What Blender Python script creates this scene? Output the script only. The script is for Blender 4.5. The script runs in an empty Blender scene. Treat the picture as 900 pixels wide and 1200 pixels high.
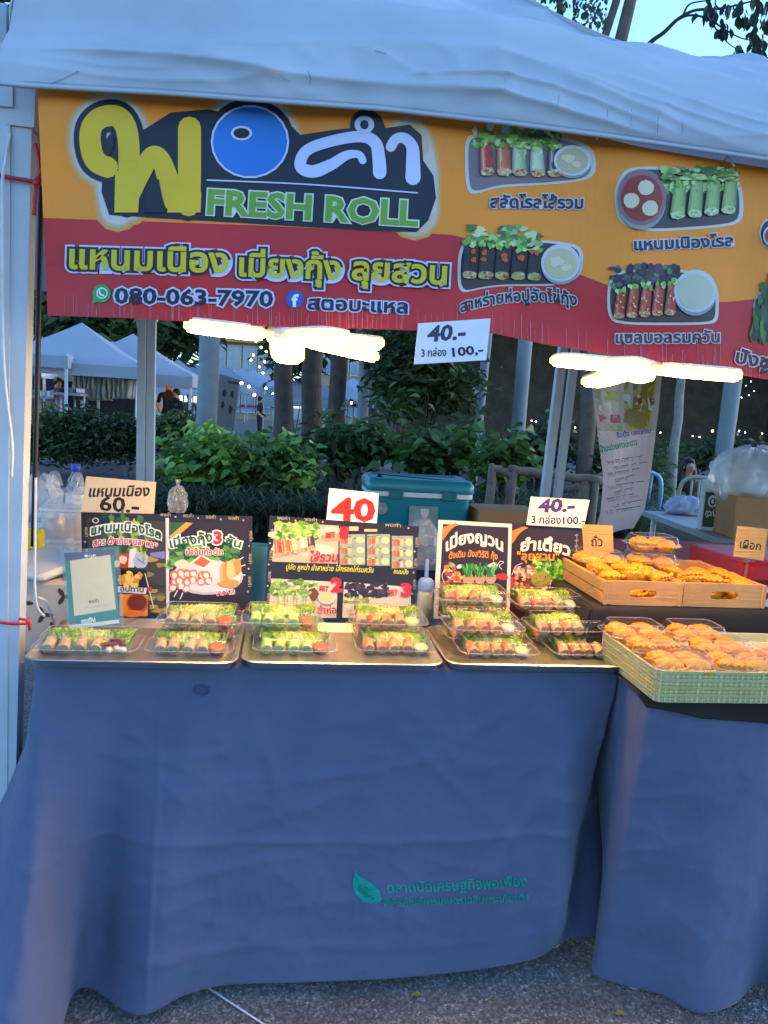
import bpy, bmesh, math, random
import numpy as np
from mathutils import Vector, Matrix
from mathutils.geometry import tessellate_polygon
from mathutils.bvhtree import BVHTree
from mathutils import noise

SC = bpy.context.scene
COL = SC.collection
R = math.radians
# ------------------------------------------------------------------ camera, sky, exposure
CAM = np.array([0.583, -1.668, 1.329])
TH, PI_, RO, FPX = 0.130, 0.130, 0.059, 905.0
_F = np.array([math.sin(TH)*math.cos(PI_), math.cos(TH)*math.cos(PI_), -math.sin(PI_)])
_R0 = np.array([math.cos(TH), -math.sin(TH), 0.0])
_U0 = np.cross(_R0, _F)
_R = math.cos(RO)*_R0 + math.sin(RO)*_U0
_U = -math.sin(RO)*_R0 + math.cos(RO)*_U0
cd = bpy.data.cameras.new('camera')
cam = bpy.data.objects.new('camera', cd)
COL.objects.link(cam)
cd.sensor_fit = 'VERTICAL'; cd.sensor_height = 36.0; cd.lens = FPX/1200*36
cd.clip_start = 0.05; cd.clip_end = 1000
M4 = Matrix(((_R[0], _U[0], -_F[0], CAM[0]), (_R[1], _U[1], -_F[1], CAM[1]), (_R[2], _U[2], -_F[2], CAM[2]), (0, 0, 0, 1)))
cam.matrix_world = M4
SC.camera = cam

W = bpy.data.worlds.new('World'); SC.world = W; W.use_nodes = True
nt = W.node_tree; bg = nt.nodes['Background']
sky = nt.nodes.new('ShaderNodeTexSky'); sky.sky_type = 'NISHITA'; sky.sun_disc = False
sky.sun_elevation = R(14); sky.sun_rotation = R(84); sky.ozone_density = 5.0; sky.dust_density = 0.6; sky.air_density = 1.0
nt.links.new(sky.outputs[0], bg.inputs[0]); bg.inputs[1].default_value = 0.15

VS = SC.view_settings
SC.display_settings.display_device = 'sRGB'
VS.view_transform = 'Standard'; VS.look = 'None'; VS.gamma = 1; VS.use_curve_mapping = False
VS.exposure = 2.25
LAMP = 16.5           # brightness of the lit lamp covers
CY = SC.cycles
CY.use_denoising = True
CY.max_bounces = 7; CY.transparent_max_bounces = 24; CY.diffuse_bounces = 3; CY.glossy_bounces = 3
CY.sample_clamp_indirect = 6.0; CY.caustics_reflective = False; CY.caustics_refractive = False

# ------------------------------------------------------------------ helpers
def P(px, py, Y=None, Z=None, X=None):
    """world point seen at photo pixel (px,py) on a plane of known depth, height or X"""
    d = _F*FPX + _R*(px-450) + _U*(600-py)
    if Y is not None: t = (Y-CAM[1])/d[1]
    elif Z is not None: t = (Z-CAM[2])/d[2]
    else: t = (X-CAM[0])/d[0]
    return Vector(CAM + d*t)

def PN(px, py, p0, n):
    d = Vector(_F*FPX + _R*(px-450) + _U*(600-py)); c = Vector(CAM)
    return c + d*((p0-c).dot(n)/d.dot(n))

def lin(h):
    if not isinstance(h, str): return tuple(h)
    h = h.lstrip('#'); o = []
    for i in (0, 2, 4):
        c = int(h[i:i+2], 16)/255
        o.append(c/12.92 if c <= .04045 else ((c+.055)/1.055)**2.4)
    return tuple(o)

MATS = {}
def mat(name, col='#808080', rough=.6, metal=0., spec=.5, nscale=20., namt=.15, bump=0., bscale=None, coat=0., sheen=0.,
        trans=0., alpha=1., attr=False, emit=None, estr=0., subsurf=0., bstretch=None):
    if name in MATS: return MATS[name]
    m = bpy.data.materials.new(name); m.use_nodes = True
    n = m.node_tree.nodes; l = m.node_tree.links; b = n['Principled BSDF']
    b.inputs['Roughness'].default_value = rough; b.inputs['Metallic'].default_value = metal
    b.inputs['Specular IOR Level'].default_value = spec
    b.inputs['Coat Weight'].default_value = coat; b.inputs['Sheen Weight'].default_value = sheen
    if subsurf: b.inputs['Subsurface Weight'].default_value = subsurf; b.inputs['Subsurface Radius'].default_value = (.01, .006, .003); b.inputs['Subsurface Scale'].default_value = 1
    tc = n.new('ShaderNodeTexCoord'); nz = n.new('ShaderNodeTexNoise')
    nz.inputs['Scale'].default_value = nscale; nz.inputs['Detail'].default_value = 5; nz.inputs['Roughness'].default_value = .65
    l.new(tc.outputs['Object'], nz.inputs['Vector'])
    mr = n.new('ShaderNodeMapRange'); mr.inputs[1].default_value = .25; mr.inputs[2].default_value = .75
    mr.inputs[3].default_value = 1-namt; mr.inputs[4].default_value = 1+namt
    l.new(nz.outputs[0], mr.inputs[0])
    mx = n.new('ShaderNodeMix'); mx.data_type = 'RGBA'; mx.blend_type = 'MULTIPLY'; mx.inputs[0].default_value = 1
    if attr:
        at = n.new('ShaderNodeAttribute'); at.attribute_name = 'Col'; l.new(at.outputs['Color'], mx.inputs[6])
    else:
        mx.inputs[6].default_value = (*lin(col), 1)
    l.new(mr.outputs[0], mx.inputs[7]); l.new(mx.outputs[2], b.inputs['Base Color'])
    rr = n.new('ShaderNodeMapRange'); rr.inputs[3].default_value = max(.02, rough-.08); rr.inputs[4].default_value = min(1, rough+.1)
    l.new(nz.outputs[0], rr.inputs[0]); l.new(rr.outputs[0], b.inputs['Roughness'])
    if bump:
        bn = n.new('ShaderNodeTexNoise'); bn.inputs['Scale'].default_value = bscale or nscale*2; bn.inputs['Detail'].default_value = 6
        if bstretch:
            mp = n.new('ShaderNodeMapping'); mp.inputs['Scale'].default_value = bstretch
            l.new(tc.outputs['Object'], mp.inputs[0]); l.new(mp.outputs[0], bn.inputs['Vector'])
        else: l.new(tc.outputs['Object'], bn.inputs['Vector'])
        bp = n.new('ShaderNodeBump'); bp.inputs['Strength'].default_value = bump; bp.inputs['Distance'].default_value = .01
        l.new(bn.outputs[0], bp.inputs['Height']); l.new(bp.outputs[0], b.inputs['Normal'])
    if emit is not None:
        b.inputs['Emission Color'].default_value = (*lin(emit), 1); b.inputs['Emission Strength'].default_value = estr
    if trans:
        out = n['Material Output']; t = n.new('ShaderNodeBsdfTranslucent'); l.new(mx.outputs[2], t.inputs[0])
        ms = n.new('ShaderNodeMixShader'); ms.inputs[0].default_value = trans
        l.new(b.outputs[0], ms.inputs[1]); l.new(t.outputs[0], ms.inputs[2]); l.new(ms.outputs[0], out.inputs[0])
    MATS[name] = m
    return m

def clear_mat(name, tint='#ffffff', milk=.05, rough=.06, ior=1.45, wrinkle=0., wscale=40):
    m = bpy.data.materials.new(name); m.use_nodes = True
    n = m.node_tree.nodes; l = m.node_tree.links; n.remove(n['Principled BSDF']); out = n['Material Output']
    tr = n.new('ShaderNodeBsdfTransparent'); tr.inputs[0].default_value = (*lin(tint), 1)
    gl = n.new('ShaderNodeBsdfGlossy'); gl.inputs['Roughness'].default_value = rough
    df = n.new('ShaderNodeBsdfDiffuse'); df.inputs[0].default_value = (.8, .8, .8, 1)
    lw = n.new('ShaderNodeLayerWeight'); lw.inputs[0].default_value = .5; pw = n.new('ShaderNodeMath'); pw.operation = 'POWER'; pw.inputs[1].default_value = 4; fr = n.new('ShaderNodeMapRange'); fr.inputs[3].default_value = .042; fr.inputs[4].default_value = .5
    l.new(lw.outputs['Facing'], pw.inputs[0]); l.new(pw.outputs[0], fr.inputs[0])
    if wrinkle:
        tc = n.new('ShaderNodeTexCoord'); nz = n.new('ShaderNodeTexNoise'); nz.inputs['Scale'].default_value = wscale; nz.inputs['Detail'].default_value = 4
        l.new(tc.outputs['Object'], nz.inputs['Vector']); bp = n.new('ShaderNodeBump'); bp.inputs['Strength'].default_value = wrinkle; bp.inputs['Distance'].default_value = .02
        l.new(nz.outputs[0], bp.inputs['Height']); l.new(bp.outputs[0], gl.inputs['Normal']); l.new(bp.outputs[0], lw.inputs['Normal'])
    m1 = n.new('ShaderNodeMixShader'); m1.inputs[0].default_value = milk
    l.new(tr.outputs[0], m1.inputs[1]); l.new(df.outputs[0], m1.inputs[2])
    m2 = n.new('ShaderNodeMixShader'); l.new(fr.outputs[0], m2.inputs[0]); l.new(m1.outputs[0], m2.inputs[1]); l.new(gl.outputs[0], m2.inputs[2])
    l.new(m2.outputs[0], out.inputs[0])
    MATS[name] = m
    return m

def emis_mat(name, col, s):
    m = bpy.data.materials.new(name); m.use_nodes = True
    n = m.node_tree.nodes; l = m.node_tree.links; n.remove(n['Principled BSDF'])
    e = n.new('ShaderNodeEmission'); e.inputs[0].default_value = (*lin(col), 1); e.inputs[1].default_value = s
    l.new(e.outputs[0], n['Material Output'].inputs[0]); MATS[name] = m
    return m

class MB:
    """collects shapes, builds ONE mesh object"""
    def __init__(s): s.v = []; s.f = []; s.m = []; s.c = []; s.mi = 0; s.col = None
    def add(s, vs, fs):
        o = len(s.v); s.v += [tuple(v) for v in vs]
        for f in fs: s.f.append(tuple(i+o for i in f)); s.m.append(s.mi); s.c.append(s.col)
    def quadbox(s, b, t):
        s.add(list(b)+list(t), [(3, 2, 1, 0), (4, 5, 6, 7), (0, 1, 5, 4), (1, 2, 6, 5), (2, 3, 7, 6), (3, 0, 4, 7)])
    def box(s, c, d, rz=0., rx=0., bev=0.):
        x, y, z = d[0]/2, d[1]/2, d[2]/2; M = Matrix.Rotation(rz, 3, 'Z') @ Matrix.Rotation(rx, 3, 'X'); c = Vector(c)
        if bev > 0:
            e = bev; rings = []
            for zz, k in ((-z, e), (-z+e, 0), (z-e, 0), (z, e)):
                r = [(-x+k+e*0, -y+k), (x-k, -y+k), (x-k, y-k), (-x+k, y-k)]
                q = []
                for (a, b2), (sx, sy) in zip(r, ((1, 1), (-1, 1), (-1, -1), (1, -1))):
                    if sx*sy > 0: q += [(a, b2+sy*e), (a+sx*e, b2)]
                    else: q += [(a+sx*e, b2), (a, b2+sy*e)]
                rings.append([c + M @ Vector((a, b2, zz)) for a, b2 in q])
            s.rings(rings, True); return
        p = [c + M @ Vector((a*x, b*y, g*z)) for g in (-1, 1) for a, b in ((-1, -1), (1, -1), (1, 1), (-1, 1))]
        s.quadbox(p[:4], p[4:])
    def rings(s, rings, cap=True, close=True):
        n = len(rings[0]); vs = [p for r in rings for p in r]; fs = []
        for i in range(len(rings)-1):
            for j in range(n if close else n-1):
                k = (j+1) % n
                fs.append((i*n+j, i*n+k, (i+1)*n+k, (i+1)*n+j))
        if cap: fs.append(tuple(range(n-1, -1, -1))); fs.append(tuple(range((len(rings)-1)*n, len(rings)*n)))
        s.add(vs, fs)
    def tube(s, pts, r, n=8, cap=True):
        pts = [Vector(p) for p in pts]; k = len(pts); rs = r if hasattr(r, '__len__') else [r]*k; rings = []; pu = None
        for i, p in enumerate(pts):
            t = (pts[min(i+1, k-1)]-pts[max(i-1, 0)])
            t = t.normalized() if t.length > 1e-9 else Vector((0, 0, 1))
            if pu is None: pu = t.cross(Vector((.31, .95, .1))).normalized()
            else: pu = (pu - t*pu.dot(t)).normalized()
            w = t.cross(pu)
            rings.append([p + (pu*math.cos(a)+w*math.sin(a))*rs[i] for a in [2*math.pi*j/n for j in range(n)]])
        s.rings(rings, cap)
    def lathe(s, prof, c, n=20, ax=None, cap=True):
        c = Vector(c); M = ax if ax else Matrix.Identity(3)
        s.rings([[c + M @ Vector((r*math.cos(a), r*math.sin(a), z)) for a in [2*math.pi*j/n for j in range(n)]] for r, z in prof], cap)
    def grid(s, fn, nu, nv):
        vs = [fn(i/nu, j/nv) for j in range(nv+1) for i in range(nu+1)]
        s.add(vs, [(j*(nu+1)+i, j*(nu+1)+i+1, (j+1)*(nu+1)+i+1, (j+1)*(nu+1)+i) for j in range(nv) for i in range(nu)])
    def ell(s, c, r, M=None, nu=14, nv=9, fn=None):
        c = Vector(c); M = M or Matrix.Identity(3); rings = []
        for j in range(1, nv):
            a = math.pi*j/nv; ring = []
            for i in range(nu):
                b = 2*math.pi*i/nu; d = Vector((math.sin(a)*math.cos(b), math.sin(a)*math.sin(b), -math.cos(a)))
                k = fn(d) if fn else 1
                ring.append(c + M @ Vector((d.x*r[0]*k, d.y*r[1]*k, d.z*r[2]*k)))
            rings.append(ring)
        s.rings(rings, True)
    def build(s, name, mats, parent=None, smooth=False, solid=0., angle=None):
        me = bpy.data.meshes.new(name); me.from_pydata(s.v, [], s.f)
        mats = mats if isinstance(mats, (list, tuple)) else [mats]
        for m in mats: me.materials.append(m)
        if len(mats) > 1: me.polygons.foreach_set('material_index', s.m)
        if smooth: me.polygons.foreach_set('use_smooth', [True]*len(s.f))
        if any(c is not None for c in s.c):
            at = me.color_attributes.new('Col', 'FLOAT_COLOR', 'CORNER'); buf = []
            for f, c in zip(s.f, s.c): buf += [*(c or (.5, .5, .5)), 1.0]*len(f)
            at.data.foreach_set('color', buf)
        me.update()
        o = bpy.data.objects.new(name, me); COL.objects.link(o)
        if parent: o.parent = parent
        if smooth and angle:
            try: me.set_sharp_from_angle(angle=R(angle))
            except Exception: pass
        if solid:
            md = o.modifiers.new('solid', 'SOLIDIFY'); md.thickness = solid; md.offset = 0
        return o

def tag(o, label=None, cat=None, group=None, kind=None):
    if label: o['label'] = label
    if cat: o['category'] = cat
    if group: o['group'] = group
    if kind: o['kind'] = kind
    return o
def empty(name, loc=(0, 0, 0), label=None, cat=None, group=None, rz=0.):
    o = bpy.data.objects.new(name, None); COL.objects.link(o); o.location = loc; o.rotation_euler = (0, 0, rz)
    o.empty_display_size = .05
    return tag(o, label, cat, group)
def dup(root, loc, rz=0., label=None, group=None, sc=None):
    def cp(o, par):
        c = o.copy(); COL.objects.link(c)
        if par: c.parent = par
        for ch in o.children: cp(ch, c)
        return c
    r = cp(root, None); r.location = loc; r.rotation_euler = (0, 0, rz)
    if sc: r.scale = sc
    if label: r['label'] = label
    if group: r['group'] = group
    return r
def rel(root, p): return Vector(p)-Vector(root.location)   # only for unrotated roots

def smoothpts(pts, k=6):
    pts = [Vector(p) for p in pts]
    if len(pts) < 3: return pts
    o = []; n = len(pts)
    for i in range(n-1):
        p0, p1, p2, p3 = pts[max(i-1, 0)], pts[i], pts[i+1], pts[min(i+2, n-1)]
        for j in range(k):
            t = j/k
            o.append(.5*((2*p1)+(p2-p0)*t+(2*p0-5*p1+4*p2-p3)*t*t+(3*p1-p0-3*p2+p3)*t**3))
    o.append(pts[-1]); return o

_TX = {}
def textpolys(s, off):
    k = (s, round(off, 3))
    if k in _TX: return _TX[k]
    c = bpy.data.curves.new('lettering', 'FONT'); c.body = s; c.resolution_u = 2; c.offset = off
    o = bpy.data.objects.new('lettering', c); COL.objects.link(o)
    dg = bpy.context.evaluated_depsgraph_get(); dg.update()
    me = bpy.data.meshes.new_from_object(o.evaluated_get(dg))
    pl = [[(me.vertices[i].co.x, me.vertices[i].co.y) for i in p.vertices] for p in me.polygons]
    bpy.data.objects.remove(o); bpy.data.curves.remove(c); bpy.data.meshes.remove(me)
    _TX[k] = pl
    return pl

def ridged(x, y, s=0.):
    """sharp crease pattern 0..1"""
    return max(0., 1-abs(noise.noise(Vector((x, y, s))))*2.6)**2
class Art(MB):
    """printed or painted flat artwork on a real surface; mapf(px,py,h) puts a drawing point on the surface, h metres proud of it"""
    def __init__(s, mapf, maxedge=0, step=.0003):
        super().__init__(); s.mapf = mapf; s.me = maxedge; s.cnt = 0; s.step = step
    def raw(s, pts, col, L):
        s.cnt += 1; h = L*s.step + (s.cnt % 12)*s.step*.05
        s.col = lin(col); st = [pts]
        if s.me:
            st = [[pts[0], pts[i], pts[i+1]] for i in range(1, len(pts)-1)]; done = []
            while st:
                t = st.pop()
                es = [(math.dist(t[i], t[(i+1) % 3]), i) for i in range(3)]; e, i = max(es)
                if e <= s.me: done.append(t); continue
                a, b, c = t[i], t[(i+1) % 3], t[(i+2) % 3]; m = ((a[0]+b[0])/2, (a[1]+b[1])/2)
                st += [[a, m, c], [m, b, c]]
            st = done
        for t in st:
            s.add([s.mapf(x, y, h) for x, y in t], [tuple(range(len(t)))])
    def poly(s, pts, col, L, convex=False):
        if convex or len(pts) < 4: s.raw(list(pts), col, L); return
        c0 = s.cnt
        for t in tessellate_polygon([[Vector((x, y, 0)) for x, y in pts]]):
            s.cnt = c0; s.raw([pts[i] for i in t], col, L)
    def rect(s, x0, y0, x1, y1, col, L): s.raw([(x0, y0), (x0, y1), (x1, y1), (x1, y0)], col, L)
    def ell2(s, cx, cy, rx, ry, col, L, rot=0., n=22):
        c, q = math.cos(rot), math.sin(rot)
        s.raw([(cx+rx*math.cos(a)*c-ry*math.sin(a)*q, cy+rx*math.cos(a)*q+ry*math.sin(a)*c) for a in [-2*math.pi*i/n for i in range(n)]], col, L)
    def blob(s, cx, cy, rx, ry, col, L, jag=.25, n=14, rnd=random):
        s.poly([(cx+rx*k*math.cos(a), cy+ry*k*math.sin(a)) for a, k in [(-2*math.pi*i/n, 1+rnd.uniform(-jag, jag)) for i in range(n)]], col, L)
    def stroke(s, pts, w, col, L, smooth=True, cap=True):
        p = [Vector((a, b, 0)) for a, b in pts]
        if smooth: p = smoothpts(p, 6)
        n = len(p); wf = w if hasattr(w, '__len__') else None; nn = []
        for i in range(n):
            t = (p[min(i+1, n-1)]-p[max(i-1, 0)]); t = t.normalized() if t.length > 1e-9 else Vector((1, 0, 0)); nn.append(Vector((-t.y, t.x, 0)))
        W_ = [(np.interp(i/(n-1), np.linspace(0, 1, len(wf)), wf) if wf else w)/2 for i in range(n)]
        for i in range(n-1):
            a, b = p[i]+nn[i]*W_[i], p[i]-nn[i]*W_[i]; c, d = p[i+1]-nn[i+1]*W_[i+1], p[i+1]+nn[i+1]*W_[i+1]
            s.raw([(a.x, a.y), (d.x, d.y), (c.x, c.y), (b.x, b.y)], col, L)
        if cap:
            for q, r_ in ((p[0], W_[0]), (p[-1], W_[-1])): s.ell2(q.x, q.y, r_, r_, col, L, n=12)
    def text(s, t, p0, p1, size, col, L, wt=.02, outl=(), bend=0., slant=0.):
        base = textpolys(t, 0.); xs = [a for q in base for a, _ in q]; x0, x1 = min(xs), max(xs)
        dx, dy = p1[0]-p0[0], p1[1]-p0[1]; ln = math.hypot(dx, dy); ux, uy = dx/ln, dy/ln; vx, vy = uy, -ux
        k = ln/(x1-x0)
        for j, (off, c) in enumerate(list(outl)+[(wt, col)]):
            for q in textpolys(t, off):
                pts = []
                for a, b in q:
                    u = (a-x0)*k + slant*b*size; v = b*size + bend*4*(u/ln)*(1-u/ln)
                    pts.append((p0[0]+ux*u+vx*v, p0[1]+uy*u+vy*v))
                s.raw(pts, c, L+j)
    # ---- drawn food
    def lettuce(s, x, y, w, h, L, rnd, tones=('#4f7d2a', '#6f9c38', '#93b857', '#b9cf86', '#3a5f22'), n=26):
        for i in range(int(n*2.4)):
            k = rnd.random(); t_ = tones[int(rnd.random()*len(tones))]; f = rnd.uniform(.6, 1.25)
            s.blob(x+rnd.uniform(0, w), y+h*(1-k*k), w*.05*rnd.uniform(.5, 1.5)+.7, h*.15*rnd.uniform(.6, 1.5), tuple(min(1, c*f) for c in lin(t_)), L+(i % 6)*.6, .45, 9, rnd)
    def roll(s, x, y, w, h, col, L, rnd, lean=0., end=('#c9a27a', '#a8452e', '#7f9b4a', '#e0c9a8'), hi='#e9ddcb'):
        c0 = lin(col); c1 = lin(hi); N = 9
        for k in range(N):
            u0, u1 = k/N, (k+1)/N; f = math.sin((u0+u1)/2*math.pi); t = math.exp(-((u0+u1)/2-.28)**2/.012)*.55
            c = tuple(min(1, (a*(1-t)+b*t)*(.5+.55*f)) for a, b in zip(c0, c1)); X = lambda u, q: x+lean*(1-q)+w*(u*(.8+.22*q)-.05*q+.1*(1-q))
            yb = y+h+w*.12*math.sin((u0+u1)/2*math.pi); y_ = y-rnd.uniform(0, w*.2)
            s.raw([(X(u0, 0), y_), (X(u0, 1), yb), (X(u1, 1), yb), (X(u1, 0), y_)], c, L)
        for i in range(5): s.blob(x+w*rnd.uniform(.15, .85), y+h*rnd.uniform(.1, .9), w*rnd.uniform(.06, .16), h*rnd.uniform(.04, .12), tuple(c*rnd.uniform(.7, 1.25) for c in c0), L+.6, .4, 8, rnd)
        s.blob(x+w*.48, y+h, w*.5, w*.28, end[0], L+2, .12, 16, rnd)
        for i in range(9): s.blob(x+w*rnd.uniform(.1, .86), y+h+w*rnd.uniform(-.18, .2), w*rnd.uniform(.06, .15), w*rnd.uniform(.05, .11), end[int(rnd.random()*len(end))], L+3, .35, 7, rnd)
        for i in range(4): s.blob(x+lean+w*rnd.uniform(.1, .9), y+rnd.uniform(-h*.12, h*.05), w*.2, h*.10, ['#6f9c38', '#93b857', '#b9cf86'][i % 3], L+3.4, .45, 9, rnd)
    def dip(s, cx, cy, rx, ry, rim, fill, L, hi=None):
        s.ell2(cx, cy+ry*.16, rx*.98, ry, '#8d8f92', L); s.ell2(cx, cy, rx, ry, rim, L+1); s.ell2(cx, cy+ry*.03, rx*.84, ry*.82, fill, L+2)
        if hi: s.blob(cx-rx*.2, cy-ry*.1, rx*.35, ry*.3, hi, L+3, .3, 10); s.blob(cx+rx*.25, cy+ry*.25, rx*.25, ry*.2, hi, L+3, .3, 10)

PRINT = mat('printed_vinyl', rough=.42, nscale=6, namt=.06, attr=True, spec=.4, bump=.3, bscale=8)
CARD = mat('printed_card', rough=.55, nscale=30, namt=.05, attr=True, spec=.3)
GLOSSPRINT = mat('laminated_print', rough=.3, nscale=40, namt=.05, attr=True, spec=.4)
INK = mat('screen_printed_ink', rough=.8, nscale=60, namt=.25, attr=True, spec=.2)
WMETAL = mat('white_painted_steel', '#b9bfc4', rough=.42, nscale=8, namt=.10, spec=.5)
STEEL = mat('brushed_steel_tray', '#d8d7d6', rough=.36, metal=1., nscale=30, namt=.12)
BLACKP = mat('black_plastic', '#141414', rough=.5)
rng = random.Random(7)
# ------------------------------------------------------------------ ground
def ground_mat():
    m = bpy.data.materials.new('asphalt'); m.use_nodes = True; n = m.node_tree.nodes; l = m.node_tree.links; b = n['Principled BSDF']
    tc = n.new('ShaderNodeTexCoord'); v = n.new('ShaderNodeTexVoronoi'); v.inputs['Scale'].default_value = 170
    l.new(tc.outputs['Object'], v.inputs['Vector'])
    cr = n.new('ShaderNodeValToRGB'); e = cr.color_ramp.elements
    e[0].position = 0; e[0].color = (.05, .048, .046, 1); e[1].position = 1; e[1].color = (.42, .41, .38, 1)
    x = cr.color_ramp.elements.new(.5); x.color = (.11, .107, .10, 1); x = cr.color_ramp.elements.new(.8); x.color = (.21, .2, .19, 1)
    l.new(v.outputs['Color'], cr.inputs[0])
    nz = n.new('ShaderNodeTexNoise'); nz.inputs['Scale'].default_value = 3; nz.inputs['Detail'].default_value = 6; l.new(tc.outputs['Object'], nz.inputs['Vector'])
    mr = n.new('ShaderNodeMapRange'); mr.inputs[3].default_value = .55; mr.inputs[4].default_value = 1.35; l.new(nz.outputs[0], mr.inputs[0])
    mx = n.new('ShaderNodeMix'); mx.data_type = 'RGBA'; mx.blend_type = 'MULTIPLY'; mx.inputs[0].default_value = 1
    l.new(cr.outputs[0], mx.inputs[6]); l.new(mr.outputs[0], mx.inputs[7]); l.new(mx.outputs[2], b.inputs['Base Color'])
    b.inputs['Roughness'].default_value = .75
    bp = n.new('ShaderNodeBump'); bp.inputs['Strength'].default_value = .7; bp.inputs['Distance'].default_value = .004
    l.new(v.outputs['Distance'], bp.inputs['Height']); l.new(bp.outputs[0], b.inputs['Normal'])
    return m
g = MB(); g.add([(-300, -60, 0), (300, -60, 0), (300, 400, 0), (-300, 400, 0)], [(0, 1, 2, 3)])
tag(g.build('ground', ground_mat()), kind='structure')
def paver_mat():
    m = bpy.data.materials.new('paver'); m.use_nodes = True; n = m.node_tree.nodes; l = m.node_tree.links; b = n['Principled BSDF']
    tc = n.new('ShaderNodeTexCoord'); mp = n.new('ShaderNodeMapping'); mp.inputs['Rotation'].default_value = (0, 0, R(38)); br = n.new('ShaderNodeTexBrick')
    l.new(tc.outputs['Object'], mp.inputs[0]); l.new(mp.outputs[0], br.inputs['Vector'])
    br.inputs['Scale'].default_value = 2.2; br.inputs['Color1'].default_value = (.045, .05, .055, 1); br.inputs['Color2'].default_value = (.09, .095, .10, 1); br.inputs['Mortar'].default_value = (.03, .03, .03, 1)
    br.inputs['Mortar Size'].default_value = .04
    l.new(br.outputs[0], b.inputs['Base Color']); b.inputs['Roughness'].default_value = .45
    bp = n.new('ShaderNodeBump'); bp.inputs['Strength'].default_value = .6; bp.inputs['Distance'].default_value = .02; l.new(br.outputs[0], bp.inputs['Height']); l.new(bp.outputs[0], b.inputs['Normal'])
    return m
g = MB(); g.add([(-40, 3.6, .004), (-1.05, 3.6, .004), (-1.7, 14, .004), (-40, 14, .004)], [(0, 1, 2, 3)])
tag(g.build('plaza', paver_mat()), kind='structure')
SOIL = mat('soil', '#2a2119', .95, nscale=9, namt=.5, bump=.6)
g = MB()
def soil(u, v):
    x = -1.0-.9*v+u*(34+.9*v); y = 4.3+v*9
    z = .34*min(1, v*12)*min(1, u*30)*min(1, (1-u)*8+.001)*min(1, (1-v)*9)+.05*math.sin(x*2.1+y)*min(1, v*10)
    return (x, y, max(z, 0)+.006)
g.grid(soil, 70, 30)
tag(g.build('garden_soil', SOIL, smooth=True), kind='structure')

# ------------------------------------------------------------------ tents
FAB = mat('tent_fabric', '#b4bcc6', .7, nscale=2.2, namt=.13, trans=.18, bump=.25, bscale=9, spec=.3)
FAB2 = mat('far_tent_fabric', '#a9b3bf', .8, nscale=2, namt=.06, trans=.3)
FABDIRT = mat('fabric_scuff', '#5d6470', .9, nscale=30, namt=.3)
def bar(mb, a, b, w, d=None):
    """square tube from a to b"""
    a = Vector(a); b = Vector(b); t = (b-a).normalized(); d = d or w
    x = Vector((1, 0, 0)); x = (x-t*x.dot(t))
    x = x.normalized() if x.length > .1 else Vector((0, 1, 0)); y = t.cross(x)
    q = []
    for p in (a, b): q.append([p + x*sx*w/2 + y*sy*d/2 for sx, sy in ((-1, -1), (1, -1), (1, 1), (-1, 1))])
    mb.quadbox(q[0], q[1])
def post(root, a, b, w=.045, lead=True):
    m = MB(); bar(m, a, b, w)
    po = m.build('post', WMETAL, root)
    fm = MB(); f = Vector(a); fm.box((f.x, f.y, f.z+.004), (.11, .11, .008), bev=.002); fm.build('foot_plate', WMETAL, po)
    d = (Vector(b)-Vector(a)); m = MB(); t0 = Vector(b)-d.normalized()*.12; bar(m, t0, Vector(b)+d.normalized()*.0, w+.014); m.build('bracket', WMETAL, po)
    return po
tent = empty('market_tent', (0, 0, 0), 'grey white market tent over the salad roll stall, wrinkled front valance above the yellow banner', 'tent')
XL, XR, YF, YB = .006, 2.45, .04, 2.98
hm = [0, .1, .2, .3, .4, .5, .6, .7, .8, 1.0]; hz = [2.165, 2.225, 2.285, 2.345, 2.41, 2.48, 2.555, 2.655, 2.78, 3.05]
_vb = [P(x, y, -.01) for x, y in ((20, 101), (200, 111), (450, 129), (600, 146), (750, 166), (900, 188), (1120, 224))]; _vt = [P(x, y, .05) for x, y in ((20, 36), (450, 38), (580, 44), (750, 88), (900, 130), (1050, 140))]
vx = [p.x for p in _vb]+[2.45]; vzb = [p.z for p in _vb]+[1.93]; tx = [p.x for p in _vt]+[2.45]; tz = [p.z for p in _vt]+[2.165]
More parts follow.
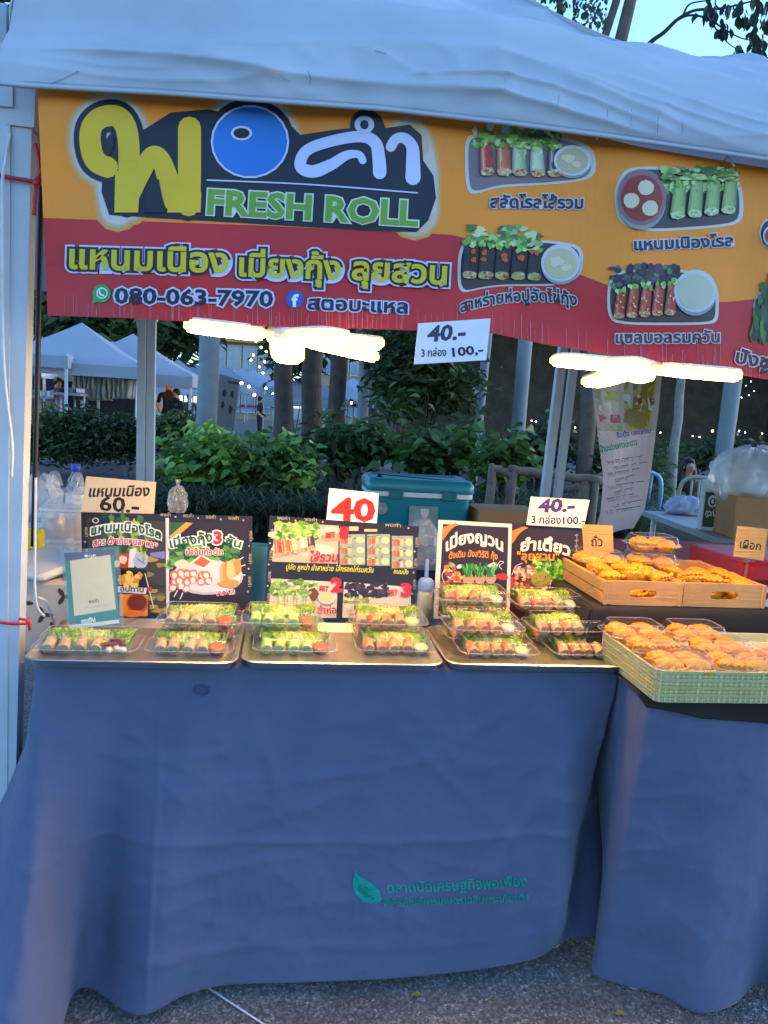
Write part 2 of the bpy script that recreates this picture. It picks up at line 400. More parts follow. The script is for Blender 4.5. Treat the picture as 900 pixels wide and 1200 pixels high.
def can_front(u, v):
    if v < .34:                      # valance with long pulled wrinkles
        k = v/.34; X = XL+u*(XR-XL); zb, zt = np.interp(X, vx, vzb), np.interp(X, tx, tz); Z = zb+(zt-zb)*k
        bul = math.sin(k*math.pi)
        Y = -.01+.061*k*k - .004*bul
        e = min(1, u*12)
        ph = Z-.085*X if X < .98 else Z+.16*(X-.98)-.085*.98
        w2 = .008*math.sin(X*5)
        Y -= e*bul*(.016*ridged(X*1.1, (ph+w2)*11, .3)+.010*ridged(X*1.9+3, (ph+w2)*21, 4.1)+.006*ridged(X*6+Z*9, Z*9-X*3, 7.)+.008*noise.noise(Vector((X*2.2, ph*9, 2.)))) + .002*math.sin(X*53)*(1-k)
        return (X, Y, Z)
    k = (v-.34)/.66
    m = k**1.25; hx = (XR-XL)/2; X0, X1 = XL+hx*m, XR-hx*m; X = X0+u*(X1-X0); Y = YF+.011+m*(YB-YF)/2
    Z = np.interp(m, hm, hz); zt = np.interp(XL+u*(XR-XL), tx, tz)
    Z += (zt-hz[0])*max(0, 1-k*3.2)**1.5 - .05*math.sin(u*math.pi)*m*(1-m)*2
    Z += .24*(1-u)**4*(1-m)*min(1, k*12) - .02*m
    Z += .016*math.sin(X*9-Y*14)*math.sin(k*math.pi)+.009*math.sin(X*19+Y*31)*math.sin(k*math.pi)+(.014*ridged(X*1.5+Y*2, Y*5-X*2, 1.)+.008*ridged(X*3, Y*9+X*2, 5.))*min(1, (1-k)*4)*min(1, k*8)
    return (X, Y, Z)
g = MB(); g.grid(can_front, 220, 130)
def side(fn, nu=30, nv=24): g.grid(fn, nu, nv)
def roofpt(m, X0, Y0, X1, Y1, u):
    cx_, cy_ = (XL+XR)/2, (YF+.011+YB)/2
    a = Vector((X0+(X1-X0)*u, Y0+(Y1-Y0)*u, 0)); c = Vector((cx_, cy_, 0)); p = a+(c-a)*m
    p.z = np.interp(m, hm, hz)-.05*math.sin(u*math.pi)*m*(1-m)*2; return p
for (X0, Y0, X1, Y1) in ((XR, YF+.011, XR, YB), (XR, YB, XL, YB), (XL, YB, XL, YF+.011)):
    def f(u, v, a=(X0, Y0, X1, Y1)):
        if v < .25:
            k = v/.25; p = roofpt(0, *a, u); zb = 1.945; zt = p.z
            if abs(a[0]-XL) < .01 and abs(a[2]-XL) < .01: zt -= .09*max(0, u-.8)/.2
            p.z = zb+(zt-zb)*k; return p
        p = roofpt(((v-.25)/.75)**1.2, *a, u)
        if abs(a[0]-XL) < .01 and abs(a[2]-XL) < .01: p.z += .24*u*(1-((v-.25)/.75)**1.2)*min(1, (v-.25)*16) - .09*max(0, u-.8)/.2*max(0, 1-(v-.25)*4)
        return p
    side(f)
can = g.build('canopy', FAB, tent, smooth=True)
bvc = BVHTree.FromPolygons([Vector(v) for v in g.v], g.f)
def canmap(px, py, h):
    d = Vector(_F*FPX+_R*(px-450)+_U*(600-py)).normalized(); hit = bvc.ray_cast(Vector(CAM), d)
    if hit[0] is None: return P(px, py, 0)
    n_ = hit[1] if hit[1].dot(d) < 0 else -hit[1]
    return hit[0]+n_*(h+.0012)
rs_ = random.Random(2)
for pts in ([(361, 84), (364, 92), (363, 99)], [(60, 98), (75, 92), (92, 84)], [(326, 86), (333, 92), (340, 95)], [(590, 88), (592, 98)], [(712, 128), (711, 142)], [(740, 128), (739, 148)], [(771, 138), (770, 156)], [(800, 142), (799, 158)], [(440, 60), (452, 63)], [(655, 112), (654, 126)]):
    A = Art(canmap, 12); A.stroke(pts, rs_.uniform(.4, .9), '#858d98', 1); A.build('scuff_mark', INK, can)
A = Art(canmap, 12); A.stroke([(x, float(np.interp(x, [20, 200, 450, 600, 750, 900], [101, 111, 129, 146, 166, 188]))-6) for x in range(24, 900, 25)], .5, '#8d96a3', 1, True, False); A.build('hem_seam', INK, can)
hem = MB(); hem.tube([(x, -.015, np.interp(x, vx, vzb)) for x in np.linspace(XL, XR, 50)], .0045, 6); hem.build('hem', FAB, can, True)
BRK = P(29, 101, .105)
po_fl = post(tent, (-.035, .12, 0), P(30, 100, .125)+Vector((0, 0, .03)), .043)
post(tent, P(166, 560, 2.95)*1-Vector((0, 0, P(166, 560, 2.95).z)), P(167, 360, 2.95)+Vector((0, 0, .1)), .045)
prr = P(641, 560, 2.95); prt = P(657, 430, 2.95)
def ext(a, b, z): return a+(b-a)*((z-a.z)/(b.z-a.z))
post(tent, ext(prr, prt, 0), ext(prr, prt, 2.1), .05)
post(tent, (2.43, .12, 0), (2.43, .13, 2.0), .045)
g = MB()
for (a, b) in (((0, .14, 1.93), (2.43, .14, 1.93)), ((.0, 2.9, 1.95), (2.43, 2.9, 1.95)), ((0, .14, 1.93), (0, 2.9, 1.93)), ((2.43, .14, 1.93), (2.43, 2.9, 1.93)),
               ((0, .15, 1.93), (.61, .15, 1.72)), ((.61, .17, 1.72), (1.22, .17, 1.93)), ((1.22, .15, 1.93), (1.83, .15, 1.72)), ((1.83, .17, 1.72), (2.43, .17, 1.93))):
    bar(g, a, b, .022)
g.build('truss', WMETAL, tent)
# neighbouring tents (their edges and posts show beside ours)
def near_tent(x0, x1, y0, y1, label, ze=2.1, zp=3.0, posts=()):
    t = empty('market_tent', (0, 0, 0), label, 'tent', None)
    m = MB(); c = Vector(((x0+x1)/2, (y0+y1)/2, zp))
    cs = [(x0, y0), (x1, y0), (x1, y1), (x0, y1)]
    for i in range(4):
        a, b = cs[i], cs[(i+1) % 4]
        def f(u, v, a=a, b=b):
            p = Vector((a[0]+(b[0]-a[0])*u, a[1]+(b[1]-a[1])*u, 0))
            if v < .3: p.z = ze-.22+.22*v/.3+.004*math.sin(u*40); return p
            k = (v-.3)/.7; q = p+(Vector((c.x, c.y, 0))-p)*k; q.z = ze+(zp-ze)*k**1.2-.05*math.sin(u*math.pi)*k*(1-k); return q
        m.grid(f, 24, 20)
    m.build('canopy', FAB, t, smooth=True)
    for a, b in posts: post(t, a, b, .045)
    return t
a, b = P(1, 800, .12), P(3, 150, .12)
near_tent(-2.6, -.016, .1, 2.95, 'neighbouring market tent at the left picture edge, only its corner and posts in view', posts=[(ext(a, b, 0), ext(a, b, 2.02)),
          (P(177, 560, 2.97)-Vector((0, 0, P(177, 560, 2.97).z)), P(178, 372, 2.97)+Vector((0, 0, .1))), ((-2.55, .14, 0), (-2.55, .14, 2)), ((-2.55, 2.9, 0), (-2.55, 2.9, 2))])
a, b = P(656, 560, 2.95), P(672, 430, 2.95)
near_tent(2.52, 5.2, .1, 2.95, 'neighbouring market tent to the right, its rear post standing beside the stall tent rear post', ze=2.3, posts=[(ext(a, b, 0), ext(a, b, 2.2)), ((5.15, .14, 0), (5.15, .14, 2.2)), ((5.15, 2.9, 0), (5.15, 2.9, 2.2)), ((2.52, .14, 0), (2.52, .14, 2.2))])

# far market tents
def far_tent(px, py, Y, half, label, ze=None, dep=None, group='far market tents', lean=0):
    pk = P(px, py, Y); dep = dep or half
    ze = ze or pk.z-.85
    t = empty('market_tent', (pk.x, pk.y, 0), label, 'tent', group)
    m = MB(); cs = [(-half, -dep), (half, -dep), (half, dep), (-half, dep)]
    for i in range(4):
        a, b = cs[i], cs[(i+1) % 4]
        def f(u, v, a=a, b=b):
            p = Vector((a[0]+(b[0]-a[0])*u, a[1]+(b[1]-a[1])*u, 0))
            if v < .25: p.z = ze-.28+.28*v/.25; return p
            k = (v-.25)/.75; q = p*(1-k); q.z = ze+(pk.z-ze)*k**1.35; return q
        m.grid(f, 6, 10)
    m.build('canopy', FAB2, t, smooth=True, angle=50)
    for sx in (-1, 1):
        for sy in (-1, 1):
            q = MB(); bar(q, (sx*half*.97, sy*dep*.97, 0), (sx*half*.97, sy*dep*.97, ze), .05); q.build('post', WMETAL, t)
    return t
far_tent(96, 378, 15.5, 1.55, 'first big blue grey tent of the clothes stall, left of the rear tent post')
far_tent(22, 398, 15, 1.3, 'tent half hidden behind the front left post', ze=2.05)
far_tent(156, 391, 16.5, 1.5, 'second clothes stall tent, partly behind the rear left post')
for i, (px, py, Y, h) in enumerate([(209, 421, 24, 1.4), (228, 425, 29, 1.5), (266, 429, 32, 1.6), (284, 431, 38, 1.7), (297, 433, 43, 1.8), (310, 437, 48, 1.9), (323, 440, 54, 2.0), (349, 443, 30, 1.3), (372, 444, 34, 1.4), (402, 447, 38, 1.5), (414, 443, 44, 1.6), (457, 449, 33, 1.5)]):
    nm = ['behind the rear left post, right of the clothes stall', 'half hidden by the thick concrete column', 'just right of the thick concrete column', 'second to the right of the thick column', 'third to the right of the thick column', 'fourth to the right of the thick column', 'last before the first dark tree trunk', 'peeking between the first and second trunks', 'between the second and third trunks', 'left of the slim concrete column', 'behind the slim concrete column', 'behind the small leafy tree'][i]
    far_tent(px, py, Y, h, 'small pale far tent ' + nm)

# ------------------------------------------------------------------ far building
BW = mat('building_render', '#9a9078', .8, nscale=2, namt=.2); BT = mat('building_band', '#b09050', .7, nscale=3); BG = mat('building_glass', '#7f95a8', .12, nscale=1, namt=.3, spec=.8); BF = mat('building_frame', '#c0c0ba', .6)
def facade(px0, px1, pytop, Y, floors, label, cols):
    a = P(px0, pytop, Y); b = P(px1, pytop, Y); Wd = b.x-a.x; H = (a.z+b.z)/2; fh = H/floors
    t = empty('market_hall', (a.x, Y, 0), label, 'building')
    m = MB(); m.box((Wd/2, 3, H/2), (Wd, 6, H)); m.build('wall', BW, t)
    for i in range(floors):
        z = fh*i
        m = MB(); m.box((Wd/2, -.35, z+fh*.93), (Wd+.3, .7, fh*.1)); m.build('balcony_band', BT, t)
        for c in range(cols):
            m = MB(); w = Wd/cols; cx0 = w*(c+.5)
            for k in (-1, 1): m.box((cx0+k*w*.42, -.06, z+fh*.48), (.1*w*.5, .12, fh*.66))
            m.box((cx0, -.06, z+fh*.8), (w*.8, .12, .08)); m.box((cx0, -.06, z+fh*.18), (w*.8, .12, .08)); m.box((cx0, -.05, z+fh*.5), (.05, .1, fh*.6))
            wo = m.build('window', BF, t)
            m = MB(); m.box((cx0, -.02, z+fh*.49), (w*.78, .04, fh*.6)); m.build('pane', BG, wo)
    m = MB(); m.box((Wd/2, 2.9, H+.15), (Wd+.8, 7, .3)); m.build('roof', BF, t)
facade(252, 345, 250, 62, 5, 'yellowish multi storey building with window rows behind the far tents', 5)
facade(362, 470, 300, 66, 4, 'pale building with window bands behind the trunks and the slim column', 6)
facade(-90, 70, 250, 70, 4, 'pale building beyond the left tents, seen beside the front post', 6)
facade(110, 190, 290, 58, 4, 'grey building glimpsed between the two clothes stall tents', 2)
# dark pavilion on the right
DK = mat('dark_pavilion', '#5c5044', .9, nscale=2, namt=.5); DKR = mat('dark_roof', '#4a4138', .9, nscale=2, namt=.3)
a = P(465, 480, 24); b = P(1060, 480, 24)
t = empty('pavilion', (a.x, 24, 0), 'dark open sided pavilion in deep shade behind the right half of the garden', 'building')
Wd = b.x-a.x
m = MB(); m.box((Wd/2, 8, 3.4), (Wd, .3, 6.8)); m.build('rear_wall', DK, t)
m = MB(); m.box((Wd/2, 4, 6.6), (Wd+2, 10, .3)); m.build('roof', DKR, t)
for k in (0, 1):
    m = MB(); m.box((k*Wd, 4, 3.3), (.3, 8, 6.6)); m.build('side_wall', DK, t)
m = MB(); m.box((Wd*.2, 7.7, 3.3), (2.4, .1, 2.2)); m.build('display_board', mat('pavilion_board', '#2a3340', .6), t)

# ------------------------------------------------------------------ columns, trunks, trees
CONC = mat('pale_concrete', '#7d8486', .8, nscale=2.5, namt=.22, bump=.15, bscale=25)
BARK = mat('bark', '#4a4037', .95, nscale=7, namt=.45, bump=1., bscale=9, bstretch=(3, 3, .5))
BARKP = mat('pale_bark', '#7c766c', .9, nscale=5, namt=.35, bump=.7, bscale=10, bstretch=(2, 2, .6))
def column(pa, pb, Y, wpx, label, cat='column', name='concrete_column', m=None, ztop=5.2):
    a = P(*pa, Y); b = P(*pb, Y); base = ext(a, b, .2); top = ext(a, b, ztop); s = (P(pa[0]+wpx, pa[1], Y)-a).length/2
    t = MB(); n = 14; pts = [base+(top-base)*k/10 for k in range(11)]
    t.tube(pts, s, 18); o = t.build(name, m or CONC, smooth=True, angle=40)
    return tag(o, label, cat)
column((242, 492), (246, 395), 9.5, 24, 'thick pale concrete column behind the bright leafy bush', ztop=6)
column((425, 490), (428, 410), 11, 13, 'slim pale concrete column between the dark trunk and the small leafy tree', ztop=6)
column((560, 505), (571, 400), 9, 10, 'thin leaning pale pole right of the small leafy tree', 'pole', 'shade_pole', ztop=6)
column((606, 518), (616, 395), 8, 16, 'pale pole left of the double tent posts', 'pole', 'shade_pole', ztop=6)
column((848, 530), (860, 440), 8.5, 18, 'pale blue grey pole behind the big plastic bag', 'pole', 'shade_pole', ztop=6)
def cluster(mb, n, c, r, sz, rnd, shape='leaf', tones=None, drop=.2, shell=.45):
    """leaf-sized faces through an ellipsoid volume, in clumps"""
    tones = tones or [(.05, .1, .03)]
    cl = []
    for _ in range(max(3, n//60)):
        d = Vector((rnd.gauss(0, 1), rnd.gauss(0, 1), rnd.gauss(0, 1))).normalized()*(rnd.random()**shell)
        cl.append((Vector((c[0]+d.x*r[0], c[1]+d.y*r[1], c[2]+d.z*r[2])), tones[int(rnd.random()*len(tones))], d))
    for i in range(n):
        cc, tn, dd = cl[int(rnd.random()*len(cl))]; s = sz*rnd.uniform(.6, 1.35); sp = min(r)*.3+sz
        p = cc+Vector((rnd.gauss(0, sp*.6), rnd.gauss(0, sp*.6), rnd.gauss(0, sp*.5)))
        a = rnd.uniform(0, 6.283); t = Vector((math.cos(a), math.sin(a), rnd.uniform(-drop-.4, .5-drop))).normalized()
        nrm = Vector((rnd.gauss(0, .45), rnd.gauss(0, .45)-.2, 1)).normalized(); b = t.cross(nrm).normalized(); q = t.cross(b)
        k = rnd.uniform(.75, 1.25); mb.col = tuple(x*k for x in tn)
        w = .3 if shape == 'leaf' else .42
        if shape == 'heart': pr = [(0, 0), (.12, .36), (.42, .44), (.75, .22), (1.05, 0)]
        else: pr = [(0, 0), (.2, .2), (.5, .3), (.8, .16), (1.1, 0)]
        L_ = [p+t*u*s+b*v*s+q*(abs(v)*.35-u*u*.25)*s*-1 for u, v in pr]; Rr = [p+t*u*s-b*v*s+q*(abs(v)*.35-u*u*.25)*s*-1 for u, v in pr[1:-1]]
        vs = L_+Rr     # 0..4 left edge, 5..7 right edge
        mb.add(vs, [(0, 1, 2, 3, 4), (4, 7, 6, 5, 0)])
LEAF = mat('leaf', rough=.5, nscale=8, namt=.15, attr=True, trans=.3, spec=.35)
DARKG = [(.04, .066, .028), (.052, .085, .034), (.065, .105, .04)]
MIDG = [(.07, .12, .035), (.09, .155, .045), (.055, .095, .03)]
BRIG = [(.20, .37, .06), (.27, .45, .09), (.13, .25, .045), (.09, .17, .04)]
def tree(px, pyb, pyt, Y, wpx, label, crown=None, h=6.5, bark=None, leafsz=.22, n=2600, tones=DARKG, name='shade_tree', zb=.2, limbs=5):
    a = P(px, pyb, Y); b = P(pyt[0], pyt[1], Y); base = ext(a, b, zb); top = ext(a, b, h); s = (P(px+wpx, pyb, Y)-a).length/2
    t = empty(name, base, label, 'tree'); L = lambda p: Vector(p)-base
    m = MB(); r_ = random.Random(int(px)); pts = []; rs = []
    for k in range(13):
        u = k/12; p = base+(top-base)*u+Vector((r_.gauss(0, s*.12), r_.gauss(0, s*.12), 0))*(1 if k else 0); pts.append(L(p)); rs.append(s*(1.25-.25*min(1, u*8)-.35*u))
    m.tube(pts, rs, 12)
    for k in range(limbs):
        p0 = pts[9+k % 4]; an = r_.uniform(0, 6.28); q = [p0]
        for j in range(4): q.append(q[-1]+Vector((math.cos(an)*.5, math.sin(an)*.5, r_.uniform(.15, .5)))); an += r_.uniform(-.5, .5)
        m.tube(q, [s*.45, s*.35, s*.25, s*.16, s*.08], 7)
    m.build('trunk', bark or BARK, t, smooth=True)
    if crown:
        m = MB(); c, rr = crown
        cluster(m, n, L(Vector((top.x+c[0], top.y+c[1], c[2]))), rr, leafsz, r_, tones=tones)
        m.build('crown', LEAF, t)
    return t
tree(330, 505, (334, 415), 8.5, 24, 'dark thick tree trunk just left of the lamp, first of the three', ((-2.6, 1, 6.4), (2.2, 2.2, 1.5)), limbs=4)
tree(364, 505, (368, 415), 9.5, 26, 'dark tree trunk below the left lamp, middle of the three', ((-.9, 0, 6.6), (2.0, 2.2, 1.5)), limbs=4)
tree(395, 505, (397, 415), 8.2, 22, 'dark tree trunk left of the slim column, third of the three', ((.2, -1, 5.6), (1.2, 1.2, .8)), limbs=4)
tree(788, 550, (797, 455), 7.5, 11, 'thin patchy pale trunk behind the seated woman', None, bark=mat('patchy_bark', '#8a8678', .9, nscale=4, namt=.5), h=3.9, limbs=0)
# small leafy tree right of the slim column
def shrub(name, px, py, Y, rpx, label, n, sz, tones, cat, shape='leaf', zb=.3, depth=None, stem=True, group=None, shell=.45):
    c = P(px, py, Y); k = (P(px+1, py, Y)-c).length; r = (rpx[0]*k, depth or rpx[0]*k*.8, rpx[1]*k)
    base = Vector((c.x, c.y, zb)); t = empty(name, base, label, cat, group); rr = random.Random(int(px*7+py))
    m = MB(); cluster(m, n, c-base, r, sz, rr, shape, tones, shell=shell); m.build('foliage', LEAF, t)
    m = MB()
    for i in range(5):
        an = rr.uniform(0, 6.28); d = Vector((math.cos(an)*r[0]*.6, math.sin(an)*r[1]*.6, max(c.z-zb, .1)+r[2]*.3)); m.tube([(0, 0, -.1), d*.5+Vector((0, 0, .08)), d], [.02, .014, .006], 6)
    m.build('stem', BARK, t, smooth=True)
    return t
shrub('small_tree', 492, 432, 7.6, (58, 62), 'small loose leafy tree under the hanging price card', 2200, .13, MIDG+DARKG, 'tree')
shrub('small_tree', 472, 400, 11, (50, 50), 'dark tree crown behind the small leafy tree', 1500, .2, DARKG, 'tree')
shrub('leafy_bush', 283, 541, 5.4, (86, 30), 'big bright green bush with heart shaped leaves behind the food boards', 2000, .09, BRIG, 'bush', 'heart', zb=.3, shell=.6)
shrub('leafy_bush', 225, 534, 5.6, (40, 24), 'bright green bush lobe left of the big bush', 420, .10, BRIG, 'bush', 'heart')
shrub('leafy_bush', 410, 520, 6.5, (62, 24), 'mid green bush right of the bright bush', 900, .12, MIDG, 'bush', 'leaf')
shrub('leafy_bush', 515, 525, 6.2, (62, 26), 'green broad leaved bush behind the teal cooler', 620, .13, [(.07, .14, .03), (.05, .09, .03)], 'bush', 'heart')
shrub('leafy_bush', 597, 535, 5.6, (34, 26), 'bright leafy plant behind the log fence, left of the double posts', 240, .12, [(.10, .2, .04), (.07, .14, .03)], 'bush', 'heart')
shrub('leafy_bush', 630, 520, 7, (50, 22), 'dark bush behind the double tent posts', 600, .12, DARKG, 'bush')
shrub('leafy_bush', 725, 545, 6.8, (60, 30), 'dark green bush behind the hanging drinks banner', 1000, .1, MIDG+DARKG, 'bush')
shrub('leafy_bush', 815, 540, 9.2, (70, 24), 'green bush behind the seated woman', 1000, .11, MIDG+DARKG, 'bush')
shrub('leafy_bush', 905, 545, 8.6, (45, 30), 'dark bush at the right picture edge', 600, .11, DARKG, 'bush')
for i, (px, py, rx, ry, tn, lb) in enumerate([(66, 505, 34, 30, MIDG, 'rounded hedge bush with light tips below the purple shirted vendor'), (108, 512, 34, 26, DARKG, 'dark hedge bush below the garment rack'), (146, 515, 24, 22, DARKG, 'dark hedge bush beside the rear left post'), (205, 508, 28, 24, MIDG, 'hedge bush right of the rear left posts')]):
    shrub('hedge_bush', px, py, 11.5, (rx, ry), lb, 1500, .1, tn, 'bush', group=None)
shrub('hedge_bush', 30, 520, 11.5, (26, 24), 'dark hedge bush beside the front left post', 600, .1, DARKG, 'bush')
# strap-leaved ground cover
def grassmass(name, pxs, Y, n, hgt, tones, ln=.45):
    m = MB(); r_ = random.Random(5)
    for i in range(n):
        px = r_.uniform(*pxs); y = r_.uniform(*Y); b = P(px, 560, y); b.z = .30+r_.uniform(0, .1)
        a = r_.uniform(0, 6.283); l_ = ln*r_.uniform(.6, 1.2); dx, dy = math.cos(a), math.sin(a); h = hgt*r_.uniform(.6, 1.2); w = .011; k = r_.uniform(.7, 1.3); tn = tones[i % len(tones)]
        m.col = tuple(c*k for c in tn); vs = []
        for j in range(5):
            u = j/4; p = b+Vector((dx*l_*u, dy*l_*u, h*(1.6*u-1.15*u*u))); q = Vector((-dy, dx, 0))*w*(1-u*.9); vs += [p+q, p-q]
        m.add(vs, [(2*j, 2*j+1, 2*j+3, 2*j+2) for j in range(4)])
    return tag(m.build(name, LEAF), 'dark strap leaved ground cover plants around the cooler and bushes', 'ground cover', kind='stuff')
grassmass('grass', (150, 760), (4.5, 6.0), 7000, .42, [(.06, .09, .05), (.085, .12, .07), (.05, .075, .045)])

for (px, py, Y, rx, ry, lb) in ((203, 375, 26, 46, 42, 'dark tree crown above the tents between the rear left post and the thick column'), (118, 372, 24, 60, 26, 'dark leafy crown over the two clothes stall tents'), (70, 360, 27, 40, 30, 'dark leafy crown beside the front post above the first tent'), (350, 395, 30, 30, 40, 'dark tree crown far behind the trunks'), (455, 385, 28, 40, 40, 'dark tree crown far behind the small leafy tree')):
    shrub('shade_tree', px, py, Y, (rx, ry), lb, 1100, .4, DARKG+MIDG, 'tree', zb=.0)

m = MB(); a = P(44, 440, 18.2); c = P(172, 440, 18.2); m.box(((a.x+c.x)/2, 18.2, 1.05), (c.x-a.x, .08, 2.1)); m.box((a.x+.3, 17.9, 1.0), (.5, .5, 2.0)); tag(m.build('stall_shade_panel', mat('stall_shade', '#2f3138', .9, nscale=4, namt=.5)), 'added dark panel standing in for the shaded interior of the left clothes stall', 'panel', kind='thing')  # dark panel added behind the garments to stand in for the stall's shaded interior
# ------------------------------------------------------------------ banner
def wave(X, Z):
    return .006*math.sin(X*11+Z*3)+.004*math.sin(X*19-Z*7+1)+.002*math.sin(Z*27+X*6)+.002*math.sin((X-.9)*34)*max(0, min(1, (X-.7)*2))
def bmap(px, py, h):
    p = P(px, py, .03); w = wave(p.x, p.z); q = P(px, py, .03-w-h); return q
BT_x = [40, 48, 300, 450, 600, 690, 750, 900, 1120]; BT_y = [95, 96, 108, 118, 140, 157, 172, 197, 236]
BB_x = [58, 150, 330, 480, 575, 640, 700, 800, 900, 1120]; BB_y = [370, 373, 383, 387, 390, 404, 413, 428, 445, 482]
def btop(x): return float(np.interp(x, BT_x, BT_y))
def bbot(x): return float(np.interp(x, BB_x, BB_y))
RB_x = [40, 300, 530, 620, 680, 720, 790, 850, 900, 1120]; RB_y = [255, 264, 275, 300, 322, 337, 352, 354, 349, 320]
YEL, RED = '#ee8a1c', '#bb2029'
A = Art(bmap, 11, .0007)
nu = 120
for i in range(nu):
    u0, u1 = i/nu, (i+1)/nu
    def bx(u, v): return (47+13*v)+(1110-47)*u
    rows = 16
    for (cc, lo, hi) in ((YEL, 0, None), (RED, None, 1)):
        n_ = 8
        def yy(x, k):
            t, b, r = btop(x), bbot(x), float(np.interp(x, RB_x, RB_y))
            return t+(r-t)*k if cc == YEL else r+(b-r)*k
        for j in range(n_):
            q = []
            for (u, k) in ((u0, j/n_), (u0, (j+1)/n_), (u1, (j+1)/n_), (u1, j/n_)):
                x = 50+1060*u; y = yy(x, k); x += (y-240)*.045*max(0, 1-u*6); q.append((x, y))
            A.cnt = 0; A.me = 0; A.raw(q, cc, 0); A.me = 11
NAVY = '#15182a'; LAV = '#c3c8e6'
# logo: dark plate and hand drawn letters
yp = [(126, 196), (112, 188), (106, 170), (107, 150), (118, 138), (136, 136), (147, 148), (151, 172), (151, 205), (149, 236)]
yp1 = [(150, 232), (164, 205), (178, 182), (188, 186), (197, 210), (205, 236)]
yp2 = [(221, 240), (222, 205), (222, 150)]
kw = [(425, 188), (420, 181), (406, 182), (388, 193), (366, 201), (352, 194), (360, 176), (390, 165), (424, 160), (440, 168), (444, 186), (445, 202)]
aa = [(458, 172), (464, 163), (474, 162), (483, 172), (484, 190), (484, 208)]
halo = [yp, yp1, yp2, kw, aa]
PLATE = [(120, 200), (140, 170), (200, 132), (244, 128), (262, 132), (330, 136), (352, 158), (392, 152), (412, 150), (415, 137), (430, 130), (446, 136), (452, 150), (480, 146), (494, 158), (496, 188), (508, 206), (511, 232), (502, 258), (488, 272), (430, 270), (300, 262), (128, 252), (119, 225)]
for i_, (g_, c_) in enumerate(((13, '#e49038'), (11, '#dc984a'), (9, '#d4a062'), (7, '#cca87e'), (5, '#c8b098'), (3.4, '#c8bcb0'))):
    A.stroke(yp, 38+g_*1.7, c_, round(.4+i_*.3, 2)); A.stroke([(134, 215), (138, 244)], 34+g_*1.7, c_, round(.4+i_*.3, 2)); A.ell2(293, 166, 53+g_*.8, 51+g_*.8, c_, round(.4+i_*.3, 2), n=40); A.stroke([(478, 166), (486, 200), (486, 250)], 46+g_*1.4, c_, round(.4+i_*.3, 2))
A.poly([(120, 200), (140, 170), (200, 132), (244, 128), (262, 132), (330, 136), (352, 158), (392, 152), (412, 150), (415, 137), (430, 130), (446, 136), (452, 150), (480, 146), (494, 158), (496, 188), (508, 206), (511, 232), (502, 258), (488, 272), (430, 270), (300, 262), (128, 252), (119, 225)], NAVY, 3)
A.ell2(293, 166, 53, 51, NAVY, 3); A.ell2(429, 147, 19, 19, NAVY, 3)
A.stroke(yp, 38, NAVY, 4); A.stroke(yp2, 38, NAVY, 4)
Yc = '#dcb41e'
A.stroke(yp, 25, Yc, 5); A.stroke(yp1, [24, 22, 20, 24, 26], Yc, 6); A.stroke(yp2, 27, Yc, 5)
A.poly([(135, 200), (164, 205), (162, 249), (134, 249)], Yc, 6); A.poly([(198, 225), (236, 225), (235, 249), (196, 249)], Yc, 6)
A.ell2(128, 170, 5, 13, NAVY, 8, .2); A.poly([(168, 249), (176, 212), (186, 210), (194, 249)], NAVY, 8)
A.ell2(293, 166, 46, 43, LAV, 5); A.ell2(293, 166, 43.5, 40.5, '#1f6fc4', 6); A.ell2(283, 156, 12.5, 8.5, LAV, 7); A.ell2(283, 156, 9.5, 6, '#14151c', 8)
A.stroke(kw, [9, 9, 12, 15, 14, 13, 13, 14, 15, 16], LAV, 5); A.stroke(aa, [12, 12, 13, 16, 18], LAV, 5)
A.ell2(427, 146, 11.5, 10.5, LAV, 6); A.ell2(427, 146, 5, 5.5, NAVY, 7)
A.stroke([(243, 211), (360, 216), (489, 226)], 1.7, LAV, 6)
A.text('FRESH ROLL', (244, 250), (488, 264), 40, '#6f9a34', 7, .035, [(.075, '#c9d7c2')])
A.text('แหนมเนือง', (82, 314), (266, 319), 39, '#cdb91f', 4, .03, [(.15, LAV), (.10, '#17131a')])
A.text('เมี่ยงกุ้ง', (281, 323), (398, 327), 37, '#cdb91f', 8, .03, [(.15, LAV), (.10, '#17131a')])
A.text('ลุยสวน', (413, 327), (522, 333), 37, '#cdb91f', 12, .03, [(.15, LAV), (.10, '#17131a')])
A.text('080-063-7970', (135, 355), (319, 359), 25.5, '#1c2034', 4, .03, [(.10, LAV)])
A.text('สตอบะแหล', (361, 362), (477, 367), 21.5, '#1c2034', 4, .03, [(.09, LAV)])
A.ell2(119, 344, 10.5, 10.5, '#2b9a52', 4); A.poly([(109, 349), (115, 353), (108, 356)], '#2b9a52', 4); A.ell2(119.5, 343.5, 6.8, 6.6, '#dfe9e2', 5); A.ell2(119.5, 343.5, 5.3, 5.1, '#2b9a52', 6); A.stroke([(116.5, 341), (117.5, 344.5), (121.5, 346.5)], 2.1, '#dfe9e2', 7)
A.ell2(345.5, 350.5, 10.5, 10.5, '#3552a8', 4); A.text('f', (342.5, 359), (349, 359), 20, '#e8ebf5', 5, .04)
